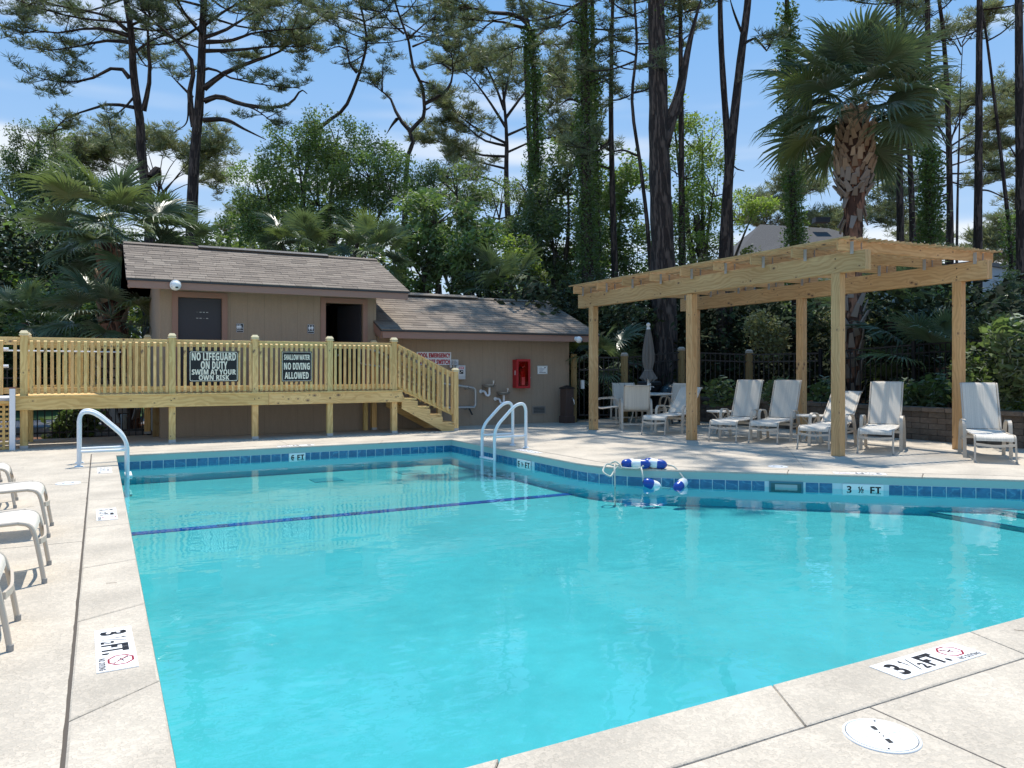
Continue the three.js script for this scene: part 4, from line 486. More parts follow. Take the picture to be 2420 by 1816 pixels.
{ const t = thing('closed_umbrella', 'closed grey patio umbrella with white ball finial standing in the round table', 'umbrella', [10.31, 0, -13.08]); part('pole', new THREE.CylinderGeometry(.024, .024, 2.0, 16).translate(0, 1.05, 0), M.whitePaint, t); part('finial', mergeGeometries([new THREE.SphereGeometry(.045, 16, 12).translate(0, 2.16, 0), new THREE.CylinderGeometry(.03, .045, .06, 14).translate(0, 2.09, 0)]), M.white, t);
  const P = [], I = [], UV = [], n = 64, rows = [[2.08, .045, .0], [1.98, .07, .12], [1.8, .10, .22], [1.55, .128, .30], [1.38, .125, .30], [1.24, .095, .25], [1.20, .085, .22], [1.12, .125, .30], [1.03, .165, .38], [.98, .17, .42]]; rows.forEach(([y, r, f], i) => { for (let k = 0; k <= n; k++) { const a = k / n * Math.PI * 2, w = 1 + f * .62 * Math.sin(a * 8 + i * .13) + f * .28 * Math.sin(a * 16 + 1); const yy = i === rows.length - 1 ? y + .045 * Math.sin(a * 8 + 1.4) : y; P.push(Math.cos(a) * r * w * .86, yy, Math.sin(a) * r * w * .86); UV.push(k / n, y); } }); for (let i = 0; i + 1 < rows.length; i++) for (let k = 0; k < n; k++) { const a = i * (n + 1) + k, b = a + n + 1; I.push(a, a + 1, b + 1, a, b + 1, b); } const g = new THREE.BufferGeometry(); g.setAttribute('position', new THREE.Float32BufferAttribute(P, 3)); g.setAttribute('uv', new THREE.Float32BufferAttribute(UV, 2)); g.setIndex(I); g.computeVertexNormals(); part('canopy', g, M.umbrella, t); part('tie_strap', new THREE.TorusGeometry(.088, .009, 6, 32).rotateX(Math.PI / 2).translate(0, 1.19, 0), std([.24, .23, .22], .9), t); part('crank_housing', rbox(.07, .16, .07, .02).translate(.01, .84, .01), M.white, t); part('crank_handle', tube([V3(.05, .84, .03), V3(.10, .84, .04), V3(.11, .82, .05)], .007, 6), M.white, t); const b = thing('umbrella_base', 'round pale umbrella base on the deck under the patio table', 'umbrella base', [10.31, 0, -13.08]); part('disc', new THREE.CylinderGeometry(.25, .26, .05, 36).translate(0, .025, 0), M.frame, b); part('collar', new THREE.CylinderGeometry(.03, .036, .16, 16).translate(0, .12, 0), M.frame, b); }
function makeChair(label) { const t = thing('sling_chair', label, 'chair', [0, 0, 0], 0, 'sling dining chairs round the patio table'), hw = .235;
  const prof = curve([V3(.0, .40, 0), V3(.03, .43, 0), V3(.25, .415, 0), V3(.44, .40, 0), V3(.50, .43, 0), V3(.55, .60, 0), V3(.62, .84, 0), V3(.655, .90, 0), V3(.685, .895, 0)], 30); part('sling', ribbon(prof, hw, .010), M.sling, t);
  for (const s of [-1, 1]) { const z = s * (hw + .014); part('side_rail', tube(prof.map((p) => V3(p.x, p.y, z)), .012, 8, 60), M.frame, t); part('arm_leg', flat(rounded([V3(.02, 0, z * 1.16), V3(.05, .40, z * 1.16), V3(.10, .62, z * 1.16), V3(.52, .60, z * 1.16), V3(.58, .40, z * 1.16), V3(.60, 0, z * 1.16)], .12, 7), .042, .018), M.frame, t); part('side_brace', flat([V3(.05, .12, z * 1.14), V3(.59, .12, z * 1.14)], .014, .03), M.frame, t); }
  part('front_bar', box(.02, .03, hw * 2 + .06).translate(.05, .36, 0), M.frame, t); part('rear_bar', box(.02, .03, hw * 2 + .06).translate(.58, .12, 0), M.frame, t); part('back_bar', tube([V3(.68, .89, -hw), V3(.68, .89, hw)], .011, 8), M.frame, t); return t; }
const ch = makeChair('sling patio chair turned with its back to the camera, left of the low lounger'); place(ch, 9.72, 12.80, 238);
place(cloneThing(ch, 'sling patio chair in side view beside the leftmost pergola post'), 9.66, 13.16, 146);
place(cloneThing(ch, 'sling patio chair facing the camera behind the left rim of the round table'), 10.22, 13.62, 66);
place(cloneThing(ch, 'sling patio chair facing the camera right of the umbrella pole'), 10.78, 12.92, 24);
{ const t = thing('side_table', 'small round tan side table behind the middle pergola post', 'side table', [10.12, 0, -10.72], 0, 'small round side tables between loungers'); part('tabletop', new THREE.LatheGeometry([[0, .42], [.22, .42], [.245, .425], [.25, .44], [.245, .452], [0, .455]].map((p) => new THREE.Vector2(...p)), 36), M.tableTop, t); for (let k = 0; k < 4; k++) { const a = k * Math.PI / 2 + .4, c = Math.cos(a), s = Math.sin(a); part('leg', sweep(curve([V3(.17 * c, .42, .17 * s), V3(.06 * c, .30, .06 * s), V3(.07 * c, .18, .07 * s), V3(.17 * c, .06, .17 * s), V3(.20 * c, 0, .20 * s)], 12), V3(-s, 0, c), rectSec(.03, .012)), M.frame, t); }
  cloneThing(t, 'small round tan side table between an upright shaded lounger and the sunlit low lounger', [10.55, 0, -9.02]); cloneThing(t, 'small round tan side table cut off by the right edge of the frame', [10.62, 0, -5.28]); }
{ const t = thing('kettle_grill', 'dark domed charcoal grill behind the patio table', 'grill', [11.35, 0, -13.62]); part('lid', new THREE.SphereGeometry(.27, 28, 14, 0, 7, 0, 1.6).scale(1, 1.05, 1).translate(0, .60, 0), std([.012, .022, .026], .35), t); part('bowl', new THREE.SphereGeometry(.27, 28, 12, 0, 7, 1.55, 1.6).scale(1, .9, 1).translate(0, .59, 0), M.black, t); for (let k = 0; k < 3; k++) { const a = k * 2.1; part('leg', tube([V3(.15 * Math.cos(a), .4, .15 * Math.sin(a)), V3(.28 * Math.cos(a), 0, .28 * Math.sin(a))], .014, 6), M.black, t); } part('lid_handle', tube([V3(-.05, .875, 0), V3(0, .92, 0), V3(.05, .875, 0)], .01, 6), M.black, t); part('vent_knob', new THREE.SphereGeometry(.015, 8, 6).translate(-.2, .78, .14), M.steel, t);
  const b = thing('box_grill', 'black box-shaped grill on a pedestal left of the domed grill', 'grill', [10.98, 0, -13.9], .3); part('firebox', rbox(.44, .24, .36, .02).translate(0, .72, 0), M.black, b); part('hood', rbox(.46, .12, .38, .04).translate(0, .88, 0), std([.018, .018, .02], .4), b); part('pedestal', new THREE.CylinderGeometry(.05, .05, .62, 12).translate(0, .3, 0), M.black, b); part('handle', tube([V3(-.14, .86, .22), V3(.14, .86, .22)], .01, 6), M.black, b); }

// ---------------------------------------------------------------- pool ladders
function ladder(label, u, v, turn) { // local: x = into the pool, z = along the wall
  const t = thing('pool_ladder', label, 'pool ladder', [u, 0, -v], turn, undefined);
  for (const z of [-.215, .215]) { part('rail', tube(rounded([V3(-.47, -.02, z), V3(-.47, .685, z), V3(-.30, .685, z), V3(.075, .32, z), V3(.075, -.5, z)], .15, 10), .0245, 12, 110), M.ladder, t); part('escutcheon', new THREE.CylinderGeometry(.045, .055, .014, 20).translate(-.47, .007, z), M.ladder, t); part('cross_rail', tube([V3(-.47, .185, z), V3(.075, .185, z)], .019, 10), M.ladder, t); }
  part('step', rbox(.085, .022, .40, .006).translate(.09, -.155, 0), M.white, t); part('step', rbox(.085, .022, .40, .006).translate(.09, -.40, 0), M.white, t); return t; }
ladder('white tube pool ladder at the left edge of the pool', .245, 11.30, 0);
ladder('white tube pool ladder at the far right of the pool in front of the fountains', 5.375, 10.66, Math.PI);
// ---------------------------------------------------------------- lane float rope
{ const t = thing('float_rope', 'coiled rope with blue and white lane floats hanging over the pool corner', 'lane rope'); const p = (u, y, v) => V3(u, y, -v);
  const floatAt = (pos, dir, flip) => { const f = new THREE.Group(); f.name = 'lane_float'; f.position.copy(pos); f.quaternion.setFromUnitVectors(V3(0, 1, 0), dir.clone().normalize()); t.add(f); const half = (s) => new THREE.LatheGeometry([[.058, 0], [.058, .055], [.05, .085], [.032, .108], [.012, .118], [0, .118]].map(([a, b]) => new THREE.Vector2(a, s * b)), 24); part('blue_half', half(flip ? -1 : 1), M.blueFloat, f); part('white_half', half(flip ? 1 : -1), M.whiteFloat, f); part('rope_hole', new THREE.CylinderGeometry(.011, .011, .238, 10), M.dark, f); };
  floatAt(p(5.77, .058, 7.70), V3(-1, 0, .12), false); floatAt(p(5.86, .059, 7.585), V3(.65, 0, .5), false); floatAt(p(6.05, .06, 7.66), V3(-.8, .05, .5), false); floatAt(p(6.05, .06, 7.50), V3(.7, -.1, .65), false);
  floatAt(p(5.83, -.155, 7.33), V3(-.75, .28, -.2), false); floatAt(p(6.09, -.15, 7.12), V3(-.75, -.30, .2), false);
  const rp = (...q) => part('rope', new THREE.TubeGeometry(new THREE.CatmullRomCurve3(q), q.length * 8, .0105, 7), M.rope, t);
  rp(p(5.66, .05, 7.70), p(5.58, .04, 7.72), p(5.50, .06, 7.78), p(5.42, .02, 7.74), p(5.36, -.02, 7.66), p(5.40, -.06, 7.58), p(5.47, -.03, 7.62), p(5.56, .03, 7.66), p(5.66, .02, 7.6), p(5.80, .02, 7.52), p(5.84, .05, 7.50));
  rp(p(5.60, .05, 7.74), p(5.52, .04, 7.66), p(5.48, -.02, 7.60), p(5.47, -.14, 7.58), p(5.47, -.3, 7.58), p(5.49, -.5, 7.6));
  rp(p(5.80, .03, 7.50), p(5.76, .0, 7.43), p(5.74, -.06, 7.39), p(5.74, -.12, 7.38)); rp(p(6.16, .05, 7.46), p(6.20, .03, 7.36), p(6.215, -.05, 7.26), p(6.19, -.11, 7.14)); rp(p(5.92, -.19, 7.27), p(6.0, -.2, 7.2)); rp(p(5.55, .06, 7.8), p(5.58, .09, 7.7), p(5.6, .02, 7.62), p(5.54, .03, 7.7)); }

// ---------------------------------------------------------------- foliage building blocks
function bladeSet(list) { // list of [origin, dir, length, width, up] -> thin kites
  const P = []; for (const [o, d, l, w, n] of list) { const s = d.clone().cross(n).setLength(w / 2), m = o.clone().addScaledVector(d, l * .45), e = o.clone().addScaledVector(d, l), a = m.clone().add(s), b = m.clone().sub(s); P.push(...o.toArray(), ...a.toArray(), ...e.toArray(), ...o.toArray(), ...e.toArray(), ...b.toArray()); }
  const g = new THREE.BufferGeometry(); g.setAttribute('position', new THREE.Float32BufferAttribute(P, 3)); g.computeVertexNormals(); return g;
}
const dirR = (r) => { const z = r() * 2 - 1, a = r() * 6.283, s = Math.sqrt(1 - z * z); return V3(s * Math.cos(a), z, s * Math.sin(a)); };
const tuftGeo = [1, 2].map((k) => { const r = rng(k + 200), L = []; for (let i = 0; i < 20; i++) { const d = dirR(r); d.y = Math.abs(d.y) * .9 + d.y * .1 - .10; d.normalize(); L.push([V3((r() - .5) * .05, (r() - .5) * .05, (r() - .5) * .05), d, (.17 + r() * .1), .022, dirR(r)]); } return bladeSet(L); });
const leafGeo = (n, rad, len, wid, seed) => { const r = rng(seed), L = []; for (let i = 0; i < n; i++) { const d = dirR(r); d.y = d.y * .6 - .25; d.normalize(); const o = dirR(r).multiplyScalar(rad * Math.cbrt(r())); const nn = V3(0, 1, 0).add(dirR(r).multiplyScalar(.8)).normalize(); L.push([o, d, len * (.7 + r() * .6), wid * (.7 + r() * .6), nn]); } return bladeSet(L); };
const leafC = { small: leafGeo(14, .24, .09, .05, 301), mid: leafGeo(12, .26, .13, .065, 302), big: leafGeo(9, .24, .17, .075, 303), fine: leafGeo(20, .2, .075, .022, 304) };
function instances(name, geo, mat, places, parent, seed, tint = .35) { // places: [pos, scale]
  const r = rng(seed), m = new THREE.InstancedMesh(geo, mat, places.length), q = new THREE.Quaternion(), X = new THREE.Matrix4(), c = new THREE.Color();
  places.forEach(([p, s, ct], i) => { q.setFromEuler(new THREE.Euler((r() - .5) * .9, r() * 6.283, (r() - .5) * .9)); X.compose(p, q, V3(s, s, s)); m.setMatrixAt(i, X); const k = (1 - tint / 2 + r() * tint) * (ct || 1); m.setColorAt(i, c.setRGB(k * (1 + (r() - .5) * .15), k, k * (1 - r() * .2))); });
  m.name = name; parent.add(m); m.userData.kind = 'stuff'; return m;
}
const gauss = (r) => (r() + r() + r() - 1.5) * .9;
// leaf clusters filling an ellipsoid as uneven clumps
function clumps(c, rad, nClump, per, r, out, spread = .30, shell = .55) { for (let k = 0; k < nClump; k++) { const d = dirR(r), f = Math.cbrt(lerp(shell * shell * shell, 1, r())), o = V3(c.x + d.x * rad.x * f, c.y + d.y * rad.y * f, c.z + d.z * rad.z * f), s = spread * (.5 + r()), tone = .75 + r() * .5; for (let i = 0; i < per; i++) out.push([V3(o.x + gauss(r) * rad.x * s, o.y + gauss(r) * rad.y * s * .75, o.z + gauss(r) * rad.z * s), .7 + r() * .7, tone]); } }
const toTube = (pts, r0, r1, n, rad, wob, seed) => { const q = curve(pts, n); return limb(q, q.map((_, i) => lerp(r0, r1, Math.pow(i / n, .8))), rad, wob, seed); };

// pine: px = trunk points in the photograph, from low to high; limbs = limb polylines in the photograph
function pine(label, Z, px, w, o = {}) {
  const r = rng(o.seed || Math.round(px[0][0])), base = at(px[0][0], px[0][1], Z), t = thing(o.name || 'pine_tree', label, 'tree', [base.x, 0, base.z], 0, o.group), org = V3(base.x, 0, base.z);
  const pts = px.map(([x, y]) => at(x, y, Z)); const H = o.H || 21, R0 = w / 2 / 1820 * Z;
  if (pts[0].y > .2) pts.unshift(V3(lerp(pts[0].x, pts[1].x, -.15), -.15, pts[0].z)); else pts[0].y = -.15;
  const last = pts[pts.length - 1], prev = pts[pts.length - 2]; if (last.y < H - 1 && !o.noTop) { const d = last.clone().sub(prev).normalize(); d.x *= .6; d.z *= .6; d.normalize(); pts.push(last.clone().addScaledVector(d, (H - last.y) * .5)); pts.push(last.clone().addScaledVector(d, H - last.y).add(V3((r() - .5) * .8, 0, (r() - .5) * .8))); }
  const q = curve(pts.map((p) => p.clone().sub(org)), 26), top = q[q.length - 1].y;
  const rad = (y) => R0 * Math.max(.14, 1 - .82 * Math.pow(clamp(y / top), 1.15)) * (1 + .35 * Math.exp(-Math.max(0, y) / .5));
  part('trunk', limb(q, q.map((p) => rad(p.y)), 11, .16, o.seed || 3), o.bark || M.bark, t);
  const onTrunk = (y) => { for (let i = 0; i + 1 < q.length; i++) if (q[i + 1].y >= y) return q[i].clone().lerp(q[i + 1], clamp((y - q[i].y) / (q[i + 1].y - q[i].y + 1e-6))); return q[q.length - 1].clone(); };
  const places = [], geos = [], ts = o.tuft || 1;
  const sprout = (pts, r0, from, dens, twl) => { const c = new THREE.CatmullRomCurve3(pts), L = c.getLength(), n = Math.max(6, Math.round(L / .5)), Q = c.getPoints(n); geos.push(limb(Q, Q.map((_, i) => lerp(r0, .012, Math.pow(i / n, .9))), 5, .12, 5));
    const m = Math.round(L * dens * .33); const stem = (a, d, l, w) => { const e = a.clone().addScaledVector(d, l).add(V3(0, .06 * l, 0)), mid = a.clone().addScaledVector(d, l * .5).add(V3(0, (r() - .6) * .14 * l, 0)); geos.push(limb([a, mid, e], [w, w * .7, .006], 3)); const nt = Math.max(2, Math.round(l / (.17 * ts))); for (let i = 0; i < nt; i++) { const b = i / nt; const q = b < .55 ? e.clone().lerp(mid, b / .55) : mid.clone().lerp(a, (b - .55) * .9); places.push([q.add(V3(gauss(r) * .10 * ts, gauss(r) * .07 * ts + .04, gauss(r) * .10 * ts)), (.7 + r() * .55) * ts, .7 + r() * .6]); } return [mid, e]; };
    for (let k = 0; k < m; k++) { const f = lerp(from, 1, Math.sqrt((k + r()) / m)), p = c.getPoint(clamp(f)), d = c.getTangent(clamp(f)), s = dirR(r); s.y = s.y * .5 + .14; s.addScaledVector(d, .55).normalize(); const l = twl * (.5 + r() * 1.15) * (1.15 - .35 * f); const [mid, e] = stem(p, s, l, .016 + r0 * .06); const nb = l > .55 ? 2 : 1; for (let j = 0; j < nb; j++) { const s2 = dirR(r); s2.y *= .5; s2.addScaledVector(s, .8).normalize(); stem(j ? mid : mid.clone().lerp(e, .4), s2, l * (.35 + r() * .35), .01); } }
    places.push([pts[pts.length - 1].clone(), ts, 1]); };
  for (const b of o.limbs || []) { const dz = (r() - .5) * (o.deep || 2.2), n = b.pts.length; const P = b.pts.map(([x, y], i) => at(x, y, Z + dz * i / (n - 1)).sub(org)); if (b.bare) { const Q = curve(P, 14); geos.push(limb(Q, Q.map((_, i) => lerp(b.r || .07, .014, i / 14)), 5, .15, 7)); } else sprout(P, b.r || .09, b.from ?? .3, (b.dens || 7) * (o.needle ? 1.5 : 1.1), b.tw || .9); }
  const n = o.n || 0, h0 = o.h0 || 11; let az = r() * 6; for (let k = 0; k < n; k++) { const y = lerp(h0, top - .3, Math.pow((k + r() * .6) / n, .9)), p = onTrunk(y), f = (y - h0) / (top - h0); az += 2.4 + (r() - .5) * .8; const l = (o.len || 4.5) * (1 - .62 * f) * (.6 + r() * .6), el = lerp(o.el0 ?? -.05, .75, f) + (r() - .5) * .35, d = V3(Math.cos(az) * Math.cos(el), Math.sin(el), Math.sin(az) * Math.cos(el)); sprout([p, p.clone().addScaledVector(d, l * .35).add(V3(0, -.1 * l * .4, 0)), p.clone().addScaledVector(d, l * .7), p.clone().addScaledVector(d, l).add(V3(0, .09 * l, 0))], Math.max(.03, rad(y) * .42), .28, (o.dens || 5) * .72, o.tw || .85); }
  for (let k = 0; k < (o.stubs || 0); k++) { const y = lerp(3, h0, r()), p = onTrunk(y), a = r() * 6.28, l = .4 + r() * 1.2; geos.push(limb([p, p.clone().add(V3(Math.cos(a) * l * .5, -.02, Math.sin(a) * l * .5)), p.clone().add(V3(Math.cos(a) * l, -.15 + r() * .3, Math.sin(a) * l))], [.035, .025, .012], 4)); }
  if (geos.length) part('branches', mergeGeometries(geos), o.bark || M.bark, t);
  if (places.length) instances('needles', tuftGeo[Math.floor(r() * 2)], o.needle || M.needle, places, t, 9 + (o.seed || 0));
  if (o.ivy) { const [y0, y1, thick] = o.ivy, pl = []; for (let k = 0; k < (o.ivyN || 420); k++) { const y = lerp(y0, y1, r()), p = onTrunk(y), a = r() * 6.28, R = rad(y) + (.02 + Math.abs(gauss(r)) * thick); pl.push([p.add(V3(Math.cos(a) * R, 0, Math.sin(a) * R)), .7 + r() * .6, .7 + r() * .6]); } instances('ivy', leafC.small, M.ivy, pl, t, 77 + (o.seed || 0)); }
  return t;
}
// broad-leaved tree or shrub from blobs [px, py, rx, ry] in photograph pixels at depth Z
function leafy(label, Z, blobs, o = {}) {
  const r = rng(o.seed || Math.round(blobs[0][0] + blobs[0][1])), s = Z / 1820, gx = o.base || blobs[0][0], b0 = at(gx, 870, Z), gy = o.y0 || 0, t = thing(o.name || 'broadleaf_tree', label, o.cat || 'tree', [b0.x, gy, b0.z], 0, o.group), org = V3(b0.x, gy, b0.z), out = [], geos = [];
  let top = V3(0, .6, 0); for (const [x, y, rx, ry, dz] of blobs) { const c = at(x, y, Z + (dz || 0)).sub(org), rad = V3(rx * s, ry * s, Math.min(rx, ry * 1.4) * s * (o.depth || .9)); const vol = rx * ry * s * s; clumps(c, rad, Math.max(6, Math.round(vol * (o.dens || 9) * 2.1)), o.per || 14, r, out, o.spread || .26, o.shell || .5); const dd = dirR(r).multiplyScalar(.3); if (!o.noLimb) { const st = V3(c.x * .15, Math.max(.2, c.y * .35), c.z * .15); geos.push(toTube([st, V3(lerp(st.x, c.x, .5) + dd.x, lerp(st.y, c.y, .55), lerp(st.z, c.z, .5) + dd.z), c.clone().add(V3(0, rad.y * .3, 0))], .05 + .012 * c.y, .015, 8, 5, .15, 3)); for (let k = 0; k < 5; k++) { const d = dirR(r); geos.push(limb([c.clone().add(V3(0, -rad.y * .4, 0)), c.clone().add(V3(d.x * rad.x * .5, d.y * rad.y * .4, d.z * rad.z * .5)), c.clone().add(V3(d.x * rad.x * .85, Math.abs(d.y) * rad.y * .8, d.z * rad.z * .85))], [.035, .022, .008], 4)); } } if (c.y > top.y) top = c; }
  if (!o.noLimb) { const tr = o.trunk || (.035 + top.y * .016); part('trunk', toTube([V3(0, -.2, 0), V3(top.x * .05 + .05, top.y * .3, 0), V3(top.x * .3, top.y * .65, top.z * .3)], tr * 1.25, tr * .6, 12, 8, .2, 4), o.bark || M.barkGrey, t); part('branches', mergeGeometries(geos), o.bark || M.barkGrey, t); }
  instances('foliage', o.geo || leafC.mid, o.mat || M.leaf, out, t, 500 + (o.seed || 0), .45); return t;
}
// fan palm frond: petiole along +x, then a fan of split leaflets
function frondGeo(seed, pl, len, arch = 1) {
  const r = rng(seed), P = [], N = 34; const pet = curve([V3(0, 0, 0), V3(pl * .5, .05 * arch, 0), V3(pl, -.03 * arch, 0)], 5), tri = (...q) => q.forEach((v) => P.push(v.x, v.y, v.z));
  for (let i = 0; i < 5; i++) { const w0 = .02 - i * .0022, w1 = w0 - .0022; const a = pet[i], b = pet[i + 1]; tri(V3(a.x, a.y, -w0), V3(b.x, b.y, -w1), V3(b.x, b.y, w1)); tri(V3(a.x, a.y, -w0), V3(b.x, b.y, w1), V3(a.x, a.y, w0)); tri(V3(a.x, a.y, w0), V3(b.x, b.y, w1), V3(b.x, b.y - .016, 0)); tri(V3(a.x, a.y, -w0), V3(b.x, b.y - .016, 0), V3(b.x, b.y, -w1)); }
  for (let k = 0; k < N; k++) { const f = k / (N - 1) * 2 - 1, a = f * 1.95, L = len * (.70 + .30 * Math.cos(a * .55)) * (.9 + r() * .2), costa = (1 - Math.abs(f)) * len * .28, o = V3(pl + costa, -.03 * arch - costa * costa * .35 * arch, 0), d = V3(Math.cos(a), 0, Math.sin(a)), dr = (.10 + .20 * r()) * arch + Math.abs(f) * .08, lift = .26 * Math.abs(Math.sin(a)), sd = V3(-d.z, 0, d.x); const pt = (t) => V3(o.x + d.x * L * t, o.y + lift * L * t - dr * L * t * t - (t > .7 ? (t - .7) * (t - .7) * L * (.3 + r() * 1.6) : 0), o.z + d.z * L * t); const T = [0, .3, .62, .85, 1], Wd = [.010, .040, .030, .015, .001]; for (let i = 0; i < 4; i++) { const A = pt(T[i]), B = pt(T[i + 1]), wa = Wd[i] * len, wb = Wd[i + 1] * len, a0 = A.clone().addScaledVector(sd, -wa).add(V3(0, wa * .7, 0)), a1 = A.clone().addScaledVector(sd, wa).add(V3(0, wa * .7, 0)), b0 = B.clone().addScaledVector(sd, -wb).add(V3(0, wb * .7, 0)), b1 = B.clone().addScaledVector(sd, wb).add(V3(0, wb * .7, 0)); tri(A, B, b0); tri(A, b0, a0); tri(A, a1, b1); tri(A, b1, B); } }
  const g = new THREE.BufferGeometry(); g.setAttribute('position', new THREE.Float32BufferAttribute(P, 3)); g.computeVertexNormals(); return g;
}
const fronds = [1, 2, 3, 4].map((k) => frondGeo(700 + k, .86 + k * .08, .84 + k * .04, .8 + k * .14));
function palmCrown(t, c, n, r, sc, lo = -.7, hi = 1.35) { for (let k = 0; k < n; k++) { const f = k / n, el = lerp(lo, hi, f) + (r() - .5) * .22, az = k * 2.3999 + (r() - .5) * .5, m = part('frond', fronds[Math.floor(r() * 4)], M.palmLeaf[r() < .14 ? 3 : Math.floor(r() * 3)], t); m.position.set(c.x, c.y + f * .28 * sc, c.z); const s = sc * (.85 + r() * .3) * (f > .85 ? .8 : 1); m.scale.set(s, s, s); m.rotation.set((r() - .5) * 1.3, az, el, 'YZX'); } }
function palm(label, Z, px, py, gy, sc, n, o = {}) { // crown centre at pixel, ground height gy
  const c = at(px, py, Z), b = at(o.bx ?? px, 870, Z), r = rng(o.seed || px), t = thing(o.name || 'cabbage_palm', label, o.cat || 'palm', [b.x, gy, b.z]), top = V3(c.x - b.x, c.y - gy, c.z - b.z), H = top.y; const tr = o.tr || .15;
  const q = curve([V3(0, -.2, 0), V3(top.x * .2, H * .4, top.z * .2), V3(top.x, H * .92, top.z)], 18); part('trunk', limb(q, q.map((p) => tr * (o.boots && o.boots[2] > 1.6 ? 1 + (o.boots[2] - 1) * .72 * Math.sin(Math.PI * clamp((p.y - o.boots[0]) / (o.boots[1] - o.boots[0]) * .82 + .06)) * (p.y > o.boots[0] ? 1 : 0) : 1)), 14, .14, 8), M.palmBark, t);
  if (o.boots) { const [y0, y1, fl] = o.boots, g = [0, 1, 2].map((k) => { const s = new THREE.Shape(); s.moveTo(-.075, 0); s.lineTo(.075, 0); s.quadraticCurveTo(.05, .16, .05 - k * .006, .30); s.lineTo(-.048, .30 - k * .03); s.quadraticCurveTo(-.05, .16, -.075, 0); return new THREE.ExtrudeGeometry(s, { depth: .028, bevelEnabled: true, bevelSize: .008, bevelThickness: .008, bevelSegments: 1, curveSegments: 3 }); }); const N = o.bootN || 96; for (let k = 0; k < N; k++) { const f = k / N, y = lerp(y0, y1, f), a = k * 2.3999, R = tr * lerp(.92, fl, Math.sin(Math.PI * clamp(f * .95 + .08)) ** .8); const p = q[Math.min(18, Math.round(y / H / .92 * 18))], m = part('leaf_base', g[k % 3], f < .25 ? M.bootGrey : M.boot[Math.floor(r() * 3)], t); m.position.set(p.x + Math.cos(a) * R * .88, y, p.z + Math.sin(a) * R * .88); m.rotation.set(.20 + r() * .28 + (f < .15 ? r() * .5 : 0), Math.PI / 2 - a, (r() - .5) * .9, 'YXZ'); const s = (.8 + r() * .5) * (o.bs || 1); m.scale.set(s, s, s); } }
  if (o.low) { const s = new THREE.Shape(); s.moveTo(-.07, 0); s.lineTo(.07, 0); s.lineTo(.035, .34); s.lineTo(-.035, .32); s.closePath(); const g = new THREE.ExtrudeGeometry(s, { depth: .03, bevelEnabled: false }); for (let k = 0; k < 44; k++) { const y = lerp(o.low[0], o.low[1], k / 44), a = k * 2.3999, p = q[Math.min(18, Math.round(y / H / .92 * 18))], m = part('leaf_base', g, M.bootGrey, t); m.position.set(p.x + Math.cos(a) * tr * .95, y, p.z + Math.sin(a) * tr * .95); m.rotation.set(.12 + r() * .35, Math.PI / 2 - a, (r() - .5) * .9, 'YXZ'); } for (let k = 0; k < 14; k++) { const a = k * 2.3999, y = 4.1 + r() * .9, p = q[Math.min(18, Math.round(y / H / .92 * 18))], m = part('hanging_leaf_base', g, r() < .5 ? M.bootGrey : M.boot[1], t); m.position.set(p.x + Math.cos(a) * tr, y, p.z + Math.sin(a) * tr); m.rotation.set(2.6 + r() * .4, Math.PI / 2 - a, (r() - .5) * .8, 'YXZ'); } }
  palmCrown(t, top.clone().setY(H - .15), n, r, sc, o.lo, o.hi); return t;
}

// ---------------------------------------------------------------- trees
const L = (r, pts, x = {}) => ({ r, pts, ...x });
pine('tall pine with long level limbs rising above the left end of the restroom roof', 27, [[352, 620], [353, 507], [334, 367], [331, 294], [316, 184], [309, 73], [298, 0]], 31, { seed: 1, H: 19, n: 22, h0: 12.6, len: 5.2, dens: 7.5, limbs: [
  L(.09, [[303, 84], [262, 72], [220, 66], [121, 78], [40, 60]], { dens: 10 }), L(.08, [[300, 72], [262, 42], [235, 33], [165, 18], [70, 8]], { dens: 11 }), L(.08, [[310, 100], [250, 96], [180, 110], [100, 122]], { dens: 9 }), L(.09, [[305, 184], [279, 158], [220, 184], [158, 195], [107, 188]], { from: .4, dens: 8 }), L(.07, [[316, 254], [257, 246], [206, 261], [154, 279], [122, 318]], { from: .62, dens: 8, tw: .6 }), L(.11, [[338, 262], [353, 184], [349, 92], [352, 20]], { from: .5 }), L(.05, [[316, 230], [290, 258], [255, 285]], { from: .4 }), L(.06, [[310, 130], [350, 100], [395, 80]], { from: .3, dens: 8 }), L(.06, [[308, 60], [345, 45], [390, 30]], { dens: 8 }), L(.05, [[355, 420], [372, 400], [376, 430], [366, 500]], { bare: 1, r: .16 }), L(.08, [[340, 395], [318, 400], [298, 418]], { bare: 1, r: .10 })] });
